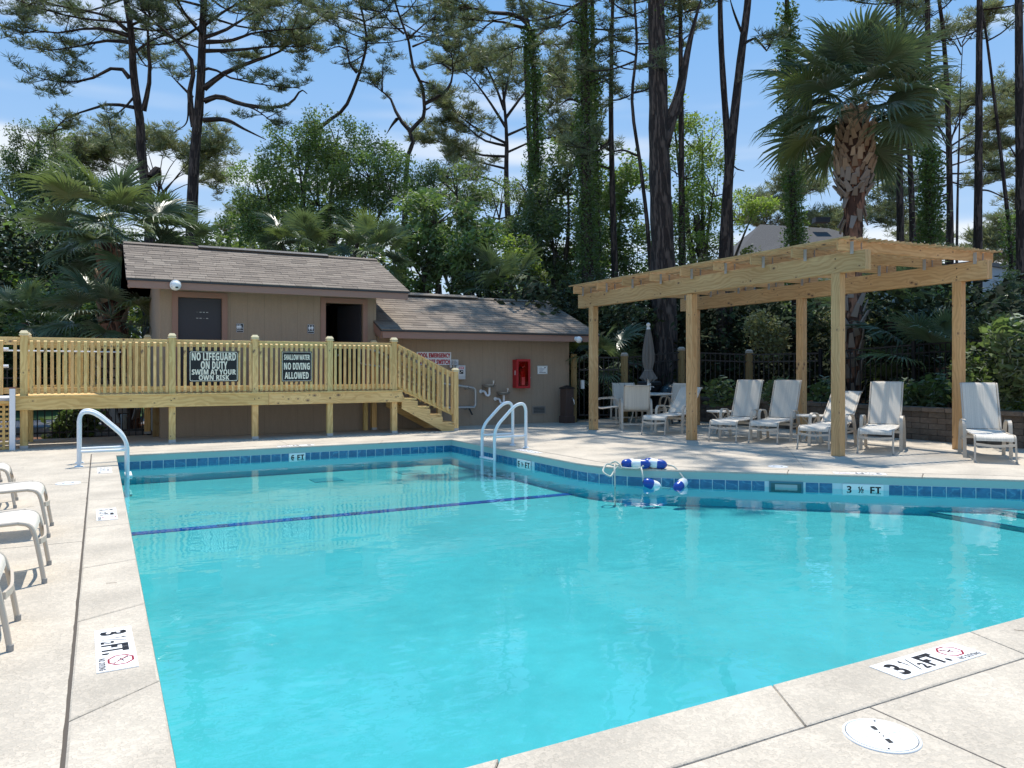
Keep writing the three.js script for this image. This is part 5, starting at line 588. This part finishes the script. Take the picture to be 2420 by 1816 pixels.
pine('tall double-stemmed pine with limbs sweeping right above the restroom roof', 26, [[452, 640], [452, 525], [459, 367], [472, 220], [478, 73], [481, 0]], 34, { seed: 2, H: 19, n: 22, h0: 12.4, len: 5.4, dens: 7.5, limbs: [
  L(.12, [[481, 209], [529, 173], [603, 143], [662, 121], [710, 82]], { from: .55, dens: 9 }), L(.10, [[481, 239], [515, 228], [570, 246], [643, 254], [687, 243], [713, 213], [726, 222]], { bare: 1, r: .10 }), L(.05, [[560, 244], [600, 258], [640, 285]], { from: .3, dens: 8, tw: .6 }), L(.09, [[481, 283], [533, 283], [577, 305], [628, 330]], { bare: 1, r: .10 }), L(.09, [[481, 99], [544, 96], [603, 77], [735, 66]], { dens: 10 }), L(.08, [[481, 90], [535, 70], [590, 36], [660, 8]], { dens: 11 }), L(.08, [[484, 120], [560, 118], [640, 110], [745, 112]], { from: .4, dens: 9 }), L(.12, [[458, 300], [447, 225], [456, 154], [423, 103], [368, 55], [331, 22]], { from: .6, dens: 7 }), L(.07, [[463, 59], [412, 8], [380, -30]], { dens: 9 }), L(.06, [[481, 165], [500, 162], [544, 184], [620, 200], [680, 208]], { from: .35, dens: 9, tw: .7 }), L(.06, [[455, 230], [425, 200], [405, 180]], { from: .3, dens: 8 }), L(.04, [[445, 240], [440, 290], [412, 312]], { bare: 1, r: .035 }), L(.07, [[482, 60], [540, 20], [600, -10]], { dens: 9 })] });
pine('leaning pine with a curving bare trunk behind the round oak', 32, [[715, 470], [742, 330], [762, 297], [812, 258], [839, 200], [856, 150], [866, 100], [858, 40], [848, 0]], 17, { seed: 3, H: 18.6, n: 14, h0: 14.2, len: 3.4, dens: 8, limbs: [L(.06, [[843, 172], [826, 150], [820, 110], [800, 60]], { dens: 8 }), L(.05, [[862, 100], [885, 90], [915, 95]], { dens: 9 }), L(.05, [[825, 120], [800, 110], [770, 120]], { dens: 9, tw: .6 }), L(.05, [[858, 50], [810, 30], [760, 40]], { dens: 10 }), L(.04, [[852, 20], [900, 30], [930, 60]], { dens: 9 })] });
pine('crooked forked pine in the middle of the treeline with a twisting bare trunk', 31, [[955, 560], [964, 368], [976, 335], [968, 312], [1000, 278], [1002, 240], [996, 200], [976, 160], [966, 100], [952, 60], [935, 10]], 17, { seed: 4, H: 17.5, n: 12, h0: 14.5, len: 3.6, dens: 8, limbs: [L(.10, [[970, 310], [942, 278], [924, 235], [905, 218], [880, 200]], { from: .6, dens: 8, tw: .6 }), L(.05, [[903, 218], [903, 185], [905, 150]], { from: .3, dens: 7, tw: .6 }), L(.06, [[938, 282], [925, 298], [914, 316]], { bare: 1, r: .08 }), L(.09, [[1003, 246], [1057, 213], [1070, 173], [1066, 121]], { from: .55, dens: 8 }), L(.05, [[1065, 165], [1040, 150], [1000, 160]], { from: .2, dens: 6 }), L(.05, [[975, 110], [1010, 95], [1050, 70]], { dens: 9 }), L(.05, [[955, 80], [920, 50], [905, 20]], { dens: 8 }), L(.05, [[962, 95], [1000, 60], [1040, 30]], { dens: 9 }), L(.05, [[988, 190], [1020, 200], [1035, 215]], { from: .2, dens: 8, tw: .5 }), L(.04, [[1000, 262], [1013, 256], [1019, 250]], { bare: 1, r: .05 })] });
pine('broad olive-green pine crown in the middle distance above the low wing', 40, [[1207, 640], [1200, 520], [1196, 420], [1197, 330], [1192, 250], [1186, 190]], 25, { seed: 5, noTop: true, needle: M.needleFar, tuft: 1.5, bark: M.bark, deep: 5, limbs: [
  L(.09, [[1195, 300], [1150, 230], [1110, 180], [1080, 160]], { from: .16, dens: 11, tw: 1.2 }), L(.09, [[1192, 260], [1170, 200], [1150, 160], [1140, 142]], { from: .16, dens: 11, tw: 1.2 }), L(.09, [[1190, 240], [1200, 190], [1215, 150]], { from: .16, dens: 11, tw: 1.3 }), L(.09, [[1195, 280], [1240, 220], [1290, 170], [1320, 165]], { from: .16, dens: 11, tw: 1.2 }), L(.08, [[1198, 320], [1260, 290], [1310, 240], [1340, 200]], { from: .16, dens: 11, tw: 1.1 }), L(.08, [[1198, 340], [1120, 300], [1070, 260], [1040, 235]], { from: .16, dens: 11, tw: 1.0 }), L(.08, [[1198, 345], [1140, 330], [1090, 290], [1060, 285]], { from: .16, dens: 11, tw: .9 }), L(.08, [[1198, 370], [1130, 365], [1060, 340], [990, 325]], { from: .16, dens: 11, tw: .9 }), L(.07, [[1200, 400], [1120, 380], [1070, 365]], { from: .16, dens: 11, tw: .9 }), L(.07, [[1199, 360], [1270, 330], [1330, 320], [1350, 300]], { from: .16, dens: 11, tw: 1 }), L(.07, [[1202, 450], [1160, 425], [1100, 415], [1060, 430]], { from: .16, dens: 11, tw: .9 }), L(.06, [[1205, 480], [1150, 475], [1080, 480]], { from: .16, dens: 11, tw: .8 }), L(.06, [[1204, 520], [1240, 505], [1280, 500]], { from: .16, dens: 11, tw: .8 }), L(.05, [[1206, 560], [1180, 545], [1160, 545]], { bare: 1, r: .12 })] });
pine('ivy-draped pine with a limb reaching left, right of the broad pine crown', 27, [[1272, 640], [1268, 500], [1266, 300], [1257, 110], [1246, 50], [1230, 0]], 22, { seed: 6, H: 18.5, n: 12, h0: 13, len: 4.6, ivy: [6, 13.2, .12], ivyN: 700, limbs: [L(.12, [[1248, 55], [1220, 36], [1160, 30], [1110, 18], [1075, 22]], { from: .2, dens: 11 }), L(.08, [[1255, 70], [1215, 60], [1165, 50], [1130, 80]], { from: .35, dens: 8 }), L(.06, [[1262, 88], [1285, 72], [1292, 30]], { from: .4 }), L(.05, [[1260, 130], [1235, 110], [1200, 130]], { from: .3, dens: 9 }), L(.05, [[1262, 110], [1300, 100], [1330, 120]], { from: .3, dens: 8 })] });
single('slanting_trunk', (() => { const Z = 27.5, q = curve([at(1268, 640, Z), at(1262, 480, Z), at(1251, 330, Z), at(1241, 110, Z)], 14); return limb(q, q.map((_, i) => lerp(.13, .08, i / 14)), 8, .15, 3); })(), M.bark, 'slim bare second trunk against the ivy-draped pine', 'tree');
pine('thick ivy-covered pine trunk left of the fork-trunked giant', 23, [[1392, 760], [1386, 500], [1384, 250], [1382, 120], [1380, 0]], 34, { seed: 7, H: 19, n: 16, h0: 12, len: 4.2, dens: 7, ivy: [4, 12, .06], ivyN: 800, limbs: [L(.05, [[1372, 242], [1345, 235], [1322, 250]], { bare: 1, r: .05 }), L(.05, [[1392, 120], [1430, 90], [1470, 80]], { dens: 10 }), L(.05, [[1388, 200], [1420, 185], [1450, 200]], { dens: 8 }), L(.05, [[1384, 60], [1350, 50], [1320, 70]], { dens: 9 })] });
pine('second ivy-covered pine trunk close behind the thick one', 25, [[1416, 760], [1410, 500], [1404, 260], [1402, 160], [1400, 0]], 22, { seed: 8, H: 17, n: 8, h0: 12, len: 3.4, ivy: [4, 11, .09], ivyN: 600 });
pine('pine with drooping needle sprays between the ivy trunks and the giant', 24, [[1455, 720], [1448, 480], [1444, 250], [1446, 100], [1448, 0]], 18, { seed: 9, H: 17, n: 16, h0: 8.0, len: 2.4, dens: 7, el0: -.3, tw: .7, limbs: [L(.04, [[1446, 360], [1410, 340], [1378, 362]], { dens: 9 }), L(.04, [[1448, 400], [1400, 385], [1360, 350]], { dens: 9 }), L(.04, [[1446, 330], [1420, 350], [1400, 390]], { dens: 10 })] });
pine('thin sinuous trunk just left of the fork-trunked giant', 21, [[1545, 800], [1532, 551], [1515, 400], [1494, 240], [1505, 110], [1500, 0]], 13, { seed: 10, H: 15, n: 10, h0: 8.5, len: 2.2, dens: 7, limbs: [L(.03, [[1505, 368], [1470, 355], [1420, 372]], { bare: 1, r: .035 }), L(.03, [[1500, 130], [1470, 120], [1440, 130]], { dens: 8, tw: .5 })] });
pine('giant pine trunk forking to the right behind the pergola', 20, [[1572, 838], [1568, 606], [1560, 400], [1556, 200], [1551, 0]], 64, { seed: 11, H: 19.5, n: 26, h0: 11.5, len: 6.6, dens: 8, ivy: [9, 12, .03], ivyN: 50, limbs: [{ r: .22, bare: 1, pts: [[1566, 345], [1583, 290], [1606, 225], [1622, 140], [1640, 60], [1662, -20]] }] });
pine('dark straight trunk half hidden behind the giant pine', 24, [[1614, 760], [1612, 551], [1610, 300], [1608, 0]], 20, { seed: 12, H: 18, n: 12, h0: 12, len: 4, dens: 7, ivy: [3, 7, .06], ivyN: 160 });
pine('right-leaning stem of the V-shaped pine pair right of the giant', 21.5, [[1706, 760], [1712, 590], [1722, 420], [1735, 280], [1752, 130], [1768, 0]], 29, { seed: 13, H: 19, n: 14, h0: 12.4, len: 4.4, dens: 7, stubs: 3, limbs: [L(.05, [[1750, 110], [1785, 90], [1812, 120], [1822, 95]], { from: .3, dens: 7, tw: .5 }), L(.03, [[1752, 75], [1735, 30], [1726, 0]], { bare: 1, r: .04 })] });
pine('left stem of the V-shaped pine pair right of the giant', 22, [[1722, 780], [1724, 560], [1719, 330], [1710, 200], [1704, 90], [1702, 0]], 22, { seed: 14, H: 18.5, n: 12, h0: 12.4, len: 4, dens: 7 });
pine('slim ivy-sheathed trunk left of the tall palm', 23, [[1882, 760], [1878, 551], [1872, 400], [1868, 250], [1862, 100], [1860, 0]], 22, { seed: 15, H: 17.5, n: 10, h0: 12.2, len: 3.6, dens: 7, ivy: [3.5, 12, .13], ivyN: 900 });
pine('bare dark trunk just right of the tall palm', 24, [[2130, 760], [2128, 551], [2126, 350], [2124, 150], [2122, 0]], 21, { seed: 16, H: 18, n: 12, h0: 13, len: 3.6, dens: 7 });
pine('second bare dark trunk right of the tall palm, close to the first', 25, [[2160, 760], [2157, 551], [2150, 350], [2140, 150], [2132, 0]], 18, { seed: 17, H: 18, n: 10, h0: 13, len: 3.6, dens: 7 });
pine('ivy-coated trunk right of the two bare trunks by the palm', 22, [[2200, 760], [2198, 551], [2196, 330], [2194, 150], [2192, 0]], 22, { seed: 18, H: 18, n: 10, h0: 12.6, len: 3.8, dens: 7, ivy: [2.5, 7.6, .14], ivyN: 800 });
pine('dark trunk with a slight bend right of the ivy-coated one', 26, [[2244, 760], [2246, 560], [2243, 350], [2238, 200], [2228, 60], [2220, 0]], 20, { seed: 19, H: 18, n: 10, h0: 14, len: 3.6, dens: 7 });
pine('straight dark trunk in front of the blue-grey house at right', 20, [[2312, 760], [2312, 588], [2314, 350], [2315, 150], [2316, 0]], 23, { seed: 20, H: 18, n: 12, h0: 11.5, len: 3.8, dens: 7, limbs: [L(.03, [[2312, 450], [2340, 452], [2400, 480]], { bare: 1, r: .03 })] });
pine('thin leaning trunk between the two straight trunks at the right edge', 24, [[2392, 760], [2389, 588], [2370, 400], [2350, 230], [2330, 73], [2318, 0]], 12, { seed: 21, H: 16, n: 8, h0: 11, len: 2.6, dens: 7, ivy: [2, 6, .05], ivyN: 160 });
pine('dark trunk at the right edge of the frame', 18, [[2416, 760], [2415, 600], [2411, 300], [2408, 0]], 26, { seed: 22, H: 18, n: 12, h0: 11.5, len: 4, dens: 7 });
pine('small pine top between the straight trunks at the upper right', 38, [[2262, 560], [2268, 300], [2272, 170], [2276, 100]], 9, { seed: 23, noTop: true, needle: M.needleFar, tuft: 1.5, limbs: [L(.04, [[2272, 110], [2260, 85], [2250, 70]], { from: .1, dens: 9 }), L(.04, [[2274, 110], [2300, 80], [2330, 40]], { from: .2, dens: 9 }), L(.04, [[2272, 130], [2255, 100], [2240, 95]], { from: .1, dens: 10 }), L(.04, [[2275, 100], [2300, 60], [2350, 30]], { dens: 7 })] });
pine('wide far pine crown seen between the trunks right of the palm', 42, [[2240, 620], [2244, 450], [2246, 330], [2240, 240]], 17, { seed: 24, noTop: true, needle: M.needleFar, tuft: 1.75, deep: 4, limbs: [[2090, 500], [2080, 420], [2100, 350], [2110, 455], [2130, 300], [2180, 240], [2240, 205], [2300, 230], [2350, 300], [2380, 260], [2330, 360], [2360, 400], [2320, 440], [2100, 530], [2270, 260], [2210, 280]].map(([x, y]) => L(.06, [[2244, lerp(y, 420, .55)], [lerp(x, 2244, .5), lerp(y, 380, .25) + 14], [x, y]], { from: .4, dens: 8, tw: 1 })) });
pine('far pine crown at the right edge behind the leaning trunk', 45, [[2400, 620], [2404, 420], [2408, 300]], 14, { seed: 25, noTop: true, needle: M.needleFar, tuft: 1.8, deep: 4, limbs: [[2390, 215], [2420, 220], [2440, 280], [2370, 340], [2440, 380], [2375, 420], [2420, 470]].map(([x, y]) => L(.06, [[2406, lerp(y, 420, .5)], [lerp(x, 2406, .5), lerp(y, 380, .2)], [x, y]], { from: .3, dens: 9, tw: 1 })) });
pine('flat-topped far pine behind the two left pines', 44, [[395, 640], [390, 480], [372, 420], [360, 400]], 16, { seed: 26, noTop: true, needle: M.needleFar, tuft: 1.75, deep: 4, limbs: [[160, 385], [190, 350], [240, 335], [290, 325], [340, 335], [390, 340], [430, 360], [470, 400], [500, 370], [520, 340], [230, 365], [330, 360], [520, 430], [150, 375]].map(([x, y]) => L(.05, [[372 + (x - 370) * .04, 440 + Math.abs(x - 340) * .16], [lerp(x, 372, .5), lerp(y, 440, .45)], [x, y]], { from: .55, dens: 7, tw: 1.1, r: .04 })) });
for (const [i, [x, y, s]] of [[590, 540, 1], [1820, 520, 1.1], [1960, 540, .8], [2390, 560, 1], [1890, 440, .8], [2340, 600, .9], [2180, 560, .8]].entries()) pine(['small far pine crown peeking between the oak and the restroom roof', 'small far pine crown above the grey house roof, left of the ivy trunk', 'small far pine crown above the grey house roof beside the palm trunk', 'far pine crown low at the right edge of the frame', 'faint far pine crown behind the slim ivy trunk', 'far pine crown above the blue-grey house', 'far pine crown right of the grey house roof'][i], 60, [[x + 6, 700], [x + 4, y + 40], [x, y]], 9, { seed: 40 + i, noTop: true, needle: M.needleFar, tuft: 2.2, deep: 3, limbs: [[-50, 0], [-30, -28], [0, -40], [34, -25], [58, 5], [-20, 14], [25, 12]].map(([a, b]) => L(.05, [[x + 3, y + 30], [x + a * s * .5, y + b * s * .4 + 10], [x + a * s, y + b * s]], { from: .3, dens: 9, tw: 1 })) });

leafy('round grey-green oak behind the restroom roof', 29, [[800, 330, 95, 75], [700, 350, 95, 70], [880, 400, 90, 80], [620, 440, 80, 80], [750, 450, 130, 90], [930, 440, 70, 80], [850, 500, 120, 70], [600, 520, 80, 60], [700, 540, 120, 50]], { seed: 2, dens: 7, per: 16, mat: M.leaf, geo: leafC.small, base: 780 });
leafy('tall dark tree at the left edge of the frame', 33, [[90, 330, 60, 45], [60, 400, 70, 60], [120, 400, 60, 60], [30, 460, 70, 70], [100, 490, 90, 70], [150, 440, 40, 40], [20, 560, 70, 60]], { seed: 3, dens: 8, per: 14, mat: M.leafMid, geo: leafC.small, base: 60 });
leafy('dark tree behind the left palm', 36, [[200, 520, 90, 70], [130, 570, 100, 60], [250, 600, 110, 60]], { seed: 4, dens: 6, mat: M.leafMid, geo: leafC.small });
leafy('bright green glossy tree directly behind the low wing roof', 22, [[1030, 510, 75, 55], [990, 570, 60, 60], [1070, 590, 80, 70], [1000, 640, 70, 60], [1110, 650, 80, 50], [1120, 560, 50, 50]], { seed: 5, dens: 10, per: 15, mat: M.leaf, geo: leafC.big, base: 1040 });
leafy('soft green tree beneath the broad pine crown', 31, [[1080, 440, 85, 55], [1180, 490, 90, 70], [1010, 460, 65, 55], [1250, 440, 55, 60], [1110, 540, 110, 60], [1000, 530, 60, 60]], { seed: 26, dens: 6, mat: M.leafMid, geo: leafC.small, base: 1120 });
leafy('lime-green sapling crown behind the low wing roof', 24, [[1210, 600, 45, 45], [1180, 650, 55, 45], [1245, 640, 45, 50]], { seed: 6, dens: 10, mat: M.leafBright, geo: leafC.mid });
leafy('dark broadleaf mass left of the ivy trunks', 26, [[1290, 480, 80, 70], [1310, 580, 90, 80], [1280, 670, 110, 60], [1340, 400, 60, 50], [1250, 560, 60, 60]], { seed: 7, dens: 8, mat: M.leafMid, geo: leafC.mid, base: 1300 });
leafy('mid-green understory tree behind the ivy trunks', 27, [[1400, 450, 80, 60], [1450, 530, 90, 70], [1400, 600, 90, 80], [1480, 430, 60, 70], [1350, 330, 50, 40], [1500, 620, 80, 80]], { seed: 8, dens: 7, mat: M.leaf, geo: leafC.mid, base: 1430 });
leafy('shrubbery coloured dark for shade behind the picket gate', 20, [[1400, 720, 90, 70], [1470, 760, 80, 70], [1330, 760, 70, 60]], { seed: 9, dens: 10, mat: M.leafDeepShade, geo: leafC.mid, noLimb: true, cat: 'shrub', name: 'shrub' });
leafy('light green broadleaf tree right of the giant pine', 28, [[1660, 330, 70, 70], [1620, 400, 70, 60], [1690, 440, 80, 60], [1640, 520, 80, 60], [1740, 500, 70, 55], [1790, 490, 40, 30], [1660, 590, 90, 40], [1590, 270, 50, 50]], { seed: 10, dens: 6, per: 13, mat: M.leafBright, geo: leafC.small, base: 1670 });
leafy('holly-like tree coloured dark for shade behind the pergola posts', 24, [[1640, 690, 90, 70], [1720, 640, 80, 60], [1790, 700, 90, 70], [1700, 760, 120, 60]], { seed: 11, dens: 8, mat: M.leafDeepShade, geo: leafC.mid, base: 1700 });
leafy('pale olive bush catching sun behind the timber fence post', 19.5, [[1812, 795, 42, 34], [1800, 770, 26, 26], [1840, 820, 26, 24]], { seed: 12, dens: 26, per: 12, mat: M.leafOlive, geo: leafC.small, noLimb: true, cat: 'shrub', name: 'shrub' });
leafy('olive shrub left of the tall palm trunk behind the pergola', 21, [[1930, 760, 60, 60], [1960, 700, 50, 40], [2060, 800, 60, 50], [2040, 740, 50, 50]], { seed: 13, dens: 10, mat: M.leafOlive, geo: leafC.small, noLimb: true, cat: 'shrub', name: 'shrub' });
leafy('bamboo-like bright shrub seen under the right end of the pergola', 20, [[2120, 710, 70, 50], [2190, 720, 70, 70], [2250, 740, 50, 80], [2150, 790, 70, 50]], { seed: 14, dens: 10, mat: M.leafBright, geo: leafC.fine, noLimb: true, cat: 'shrub', name: 'shrub' });
leafy('feathery bright green shrub at right in front of the blue-grey house', 17, [[2370, 690, 50, 40], [2340, 740, 40, 50], [2400, 740, 50, 60], [2330, 800, 60, 50]], { seed: 15, dens: 12, mat: M.leafMid, geo: leafC.fine, noLimb: true, cat: 'shrub', name: 'shrub' });
leafy('large dark green shrub at the right edge behind the lounger', 12.6, [[2360, 850, 70, 60], [2330, 900, 60, 45], [2410, 890, 60, 60], [2390, 800, 45, 40]], { seed: 16, dens: 22, per: 14, mat: M.leafLow, geo: leafC.small, noLimb: true, cat: 'shrub', name: 'shrub', spread: .3 });
leafy('bright-tipped shrub at the right edge beside the rising fence', 12.0, [[2408, 830, 20, 26], [2420, 875, 18, 26], [2394, 795, 14, 14]], { seed: 17, dens: 30, per: 8, mat: M.leafMid, geo: leafC.mid, noLimb: true, cat: 'shrub', name: 'shrub' });
leafy('bright green crown of a young tree at the left edge above the deck rail', 24, [[30, 680, 60, 45], [10, 730, 60, 50], [70, 740, 50, 40]], { seed: 18, dens: 12, mat: M.leafBright, geo: leafC.mid, base: 50 });
leafy('mid-green shrub between the left edge and the palm trunk', 22, [[130, 740, 70, 50], [170, 700, 50, 40], [100, 790, 80, 40]], { seed: 19, dens: 10, mat: M.leaf, geo: leafC.mid, noLimb: true, cat: 'shrub', name: 'shrub' });
leafy('glossy low shrub seen under the deck beyond the fence', 14.4, [[172, 1000, 14, 18], [158, 1018, 12, 9], [190, 990, 12, 14]], { seed: 20, dens: 40, per: 9, mat: M.leafLow, geo: leafC.mid, noLimb: true, cat: 'shrub', name: 'shrub', y0: -.06 });
for (const [i, [px, py, rx, ry, Z, m, lab]] of [[2200, 925, 26, 22, 14.6, M.leafBright, 'small yellow-green shrub on the bed between two sunlit loungers'], [2402, 935, 22, 26, 13.2, M.leafBright, 'bright leafy seedling on the bed at the far right'], [2150, 935, 24, 18, 15, M.leaf, 'low green plant on the bed behind the upright sunlit lounger'], [1700, 928, 26, 14, 16.6, M.leafBright, 'low green plant on the bed behind the low shaded lounger'], [1845, 930, 26, 20, 16, M.leaf, 'low dark plant on the bed between two shaded loungers'], [1945, 935, 26, 18, 15.6, M.leafBright, 'small plant on the bed left of the nearest pergola post']].entries()) leafy(lab, Z, [[px, py - 4, rx * .62, ry * .42]], { seed: 60 + i, dens: 60, per: 6, mat: i === 1 ? M.leafBright : M.leafLow, geo: leafC.mid, noLimb: true, cat: 'plant', name: 'bed_plant', y0: .45 });

palm('tall cabbage palm with a thick booted trunk behind the pergola', 17.2, 2022, 240, .45, 1.0, 46, { seed: 1, bx: 2014, tr: .20, boots: [4.6, 6.5, 2.05], bootN: 170, bs: .72, lo: -.55, hi: 1.12, low: [.1, 2.4] });
palm('spreading palm left of the restroom building with its crown beside the roof', 17.5, 262, 540, -.06, .86, 36, { seed: 2, bx: 268, tr: .24, boots: [.6, 3.8, 1.25], bootN: 70, lo: -.8 });
palm('lower palm below the spreading one, left of the restroom wall', 16.6, 262, 745, -.06, .70, 20, { seed: 3, bx: 300, tr: .26, lo: -.55, hi: 1.1, boots: [.1, 1.4, 1.2], bootN: 30 });
palm('palm crown behind the middle of the restroom roof', 20.5, 705, 585, -.06, .62, 22, { seed: 4, tr: .16, lo: -.5 });
palm('dark palm crown behind the right end of the restroom roof', 20, 880, 605, -.06, .62, 22, { seed: 5, tr: .16, lo: -.5 });
palm('small palm crown right of the left palm behind the roof', 21, 400, 555, -.06, .62, 18, { seed: 6, tr: .15, lo: -.2 });
palm('young palmetto behind the ridge of the low wing', 21.5, 1195, 690, -.06, .72, 16, { seed: 7, tr: .12, lo: -.3 });
palm('palmetto with hanging fronds behind the picket gate', 18.6, 1405, 850, -.06, .62, 22, { seed: 8, tr: .14, lo: -.8, hi: 1.0 });
palm('palmetto right of the tall palm seen through the pergola', 19, 2105, 745, .4, .9, 22, { seed: 9, tr: .14, lo: -.6 });
palm('palmetto behind the rising fence at right', 16.0, 2230, 860, .4, .85, 22, { seed: 10, tr: .14, lo: -.7 });
palm('small palmetto behind the left end of the deck', 21, 60, 745, -.06, .6, 12, { seed: 11, tr: .09 });
{ const t = thing('leafy_fern', 'large-leaved fern-like plant on the bed between two upright shaded loungers', 'plant', at(1812, 870, 16).setY(.46).toArray()), r = rng(8); palmCrown(t, V3(0, .08, 0), 9, r, .28, -.1, 1.1); }

// ---------------------------------------------------------------- farther ground, road, houses, wood
struct('road', slab([[-60, 19.6], [10, 19.6], [14, 22.2], [-60, 22.2]], -.2, -.045), M.asphalt); struct('lawn', slab([[-70, 22.4], [12, 22.4], [20, 60], [-70, 60]], -.2, -.04), M.grass);
{ const t = thing('grey_house', 'house with a grey hip roof far behind the pergola', 'house'); const Z = 44, a = at(1745, 640, Z), b = at(2160, 640, Z), dx = b.clone().sub(a).setY(0), l = dx.length(), ang = Math.atan2(-dx.z, dx.x); const g = new THREE.Group(); t.position.set(a.x, 0, a.z); t.rotation.y = ang; const eave = at(1745, 604, Z).y, rid = at(1850, 527, Z + 4).y, D = 9;
  part('wall', box(l - .8, eave, D - .8).translate(l / 2, eave / 2, -D / 2), std([.50, .45, .38], .9), t);
  const P = [], tri = (...q) => q.forEach((v) => P.push(...v)), e = eave - .1, A = [-.3, e, .3], B = [l + .3, e, .3], C = [l + .3, e, -D - .3], Dd = [-.3, e, -D - .3], R1 = [l * .27, rid, -D / 2], R2 = [l * .70, rid - .25, -D / 2]; tri(A, B, R2, A, R2, R1, B, C, R2, C, Dd, R1, C, R1, R2, Dd, A, R1); const rg = new THREE.BufferGeometry(); rg.setAttribute('position', new THREE.Float32BufferAttribute(P, 3)); rg.computeVertexNormals(); part('roof', uvBox(rg, 0), M.houseRoof, t); part('fascia', box(l + .5, .22, .08).translate(l / 2, e - .1, .26), std([.42, .40, .36], .8), t); part('soffit', box(l + .5, .04, .7).translate(l / 2, e - .2, -.08), std([.45, .43, .4], .8), t); part('chimney_cap', box(.9, .3, .6).translate(l * .62, rid + .1, -D / 2 + .8), M.drip, t); for (let k = 0; k < 4; k++) part('window', box(1.2, 1.4, .08).translate(1.5 + k * (l - 3) / 3, eave - 1.5, -.36), std([.05, .06, .08], .2), t);
  const h = thing('blue_grey_house', 'corner of a flat-topped blue-grey house at the right edge', 'house'); const q = at(2345, 690, 36); h.position.set(q.x, 0, q.z); h.rotation.y = .1; part('wall', box(7, q.y + 1.2, 6).translate(2.2, (q.y + 1.2) / 2, -3), std([.30, .36, .40], .8), h); part('parapet', box(7.2, .18, 6.2).translate(2.2, q.y + 1.27, -3), std([.05, .06, .07], .6), h); part('window', box(.9, 1.2, .06).translate(.6, q.y - .4, .03), std([.04, .05, .07], .2), h); }
{ const t = thing('vent_pipe', 'grey plastic pipe standing beside the palm trunk under the deck', 'pipe', [.42, -.06, -16.75]); part('pipe', new THREE.CylinderGeometry(.055, .055, .36, 18).translate(0, .18, 0), std([.42, .45, .44], .5), t); part('cap', new THREE.CylinderGeometry(.06, .06, .06, 18).translate(0, .37, 0), std([.42, .45, .44], .5), t); }
{ // dense wood behind everything, one mass
  const r = rng(99), out = []; for (let k = 0; k < 15000; k++) { const a = lerp(-.10, 1.15, r()) , d = 31 + r() * 16 + (a > .8 ? 6 : 0), h = Math.pow(r(), 1.25) * lerp(9.5, 5.0, smooth(.62, .8, a)) * (.55 + .45 * Math.sin(a * 23) * Math.sin(a * 7 + 1) + .35); const yaw = lerp(-.62, 1.2, (a + .1) / 1.25) + YAW - YAW; const X = Math.sin(yaw) * d, Zz = Math.cos(yaw) * d; const px = 0; out.push([V3(X, Math.max(.2, h * .8 + gauss(r) * .5), -Zz), 1.5 + r() * 1.5, .5 + r() * .8]); } const w = instances('far_woods', leafC.big, M.leafDark, out, scene, 991, .5); w.userData.label = 'dark tangled woodland closing the view behind the pool'; w.userData.category = 'woodland'; }
{ const r = rng(98), out = []; for (let k = 0; k < 5200; k++) { const s = r(), u = lerp(12.5, 24, Math.pow(r(), .8)), v = lerp(4, 26, s); if (u < 14.9 && v < 14.5) continue; out.push([V3(u, .45 + Math.pow(r(), 1.4) * 2.6, -v), 1 + r(), .5 + r() * .8]); } for (let k = 0; k < 3600; k++) { const u = lerp(8.5, 16, r()), v = lerp(15.8, 24, r()); out.push([V3(u, Math.pow(r(), 1.3) * 3.2, -v), 1 + r(), .5 + r() * .8]); } for (let k = 0; k < 2200; k++) { const u = lerp(-9, .2, r()), v = lerp(26, 36, r()); out.push([V3(u, Math.pow(r(), 1.2) * 5.5, -v), 1.2 + r(), .6 + r() * .8]); } const w = instances('undergrowth', leafC.mid, M.leafShade, out, scene, 992, .5); w.userData.label = 'dense undergrowth coloured dark for shade between the fences and the trees'; w.userData.category = 'undergrowth'; }
{ const r = rng(71), gs = []; for (let k = 0; k < 170; k++) { const u = lerp(-2.5, 12, r()), v = lerp(.9, 14.8, r() ** .8); const inPool = u > .1 && v > 2.1 && v < 12.4 && (u < 5.5 || u + v * 1.15 < 15.2); if (inPool) continue; const l = .02 + r() * .06; gs.push(new THREE.BoxGeometry(l, .0012, .0014 + r() * .002).rotateY(r() * 6.28).translate(u, .0014, -v)); } const m = single('pine_litter', mergeGeometries(gs), std([.16, .10, .06], 1), 'scattered brown pine needles and bits on the concrete', 'litter'); m.userData.kind = 'stuff'; }
scene.traverse((o) => { if (o.isMesh) { o.castShadow = true; o.receiveShadow = true; } });
renderer.render(scene, camera);
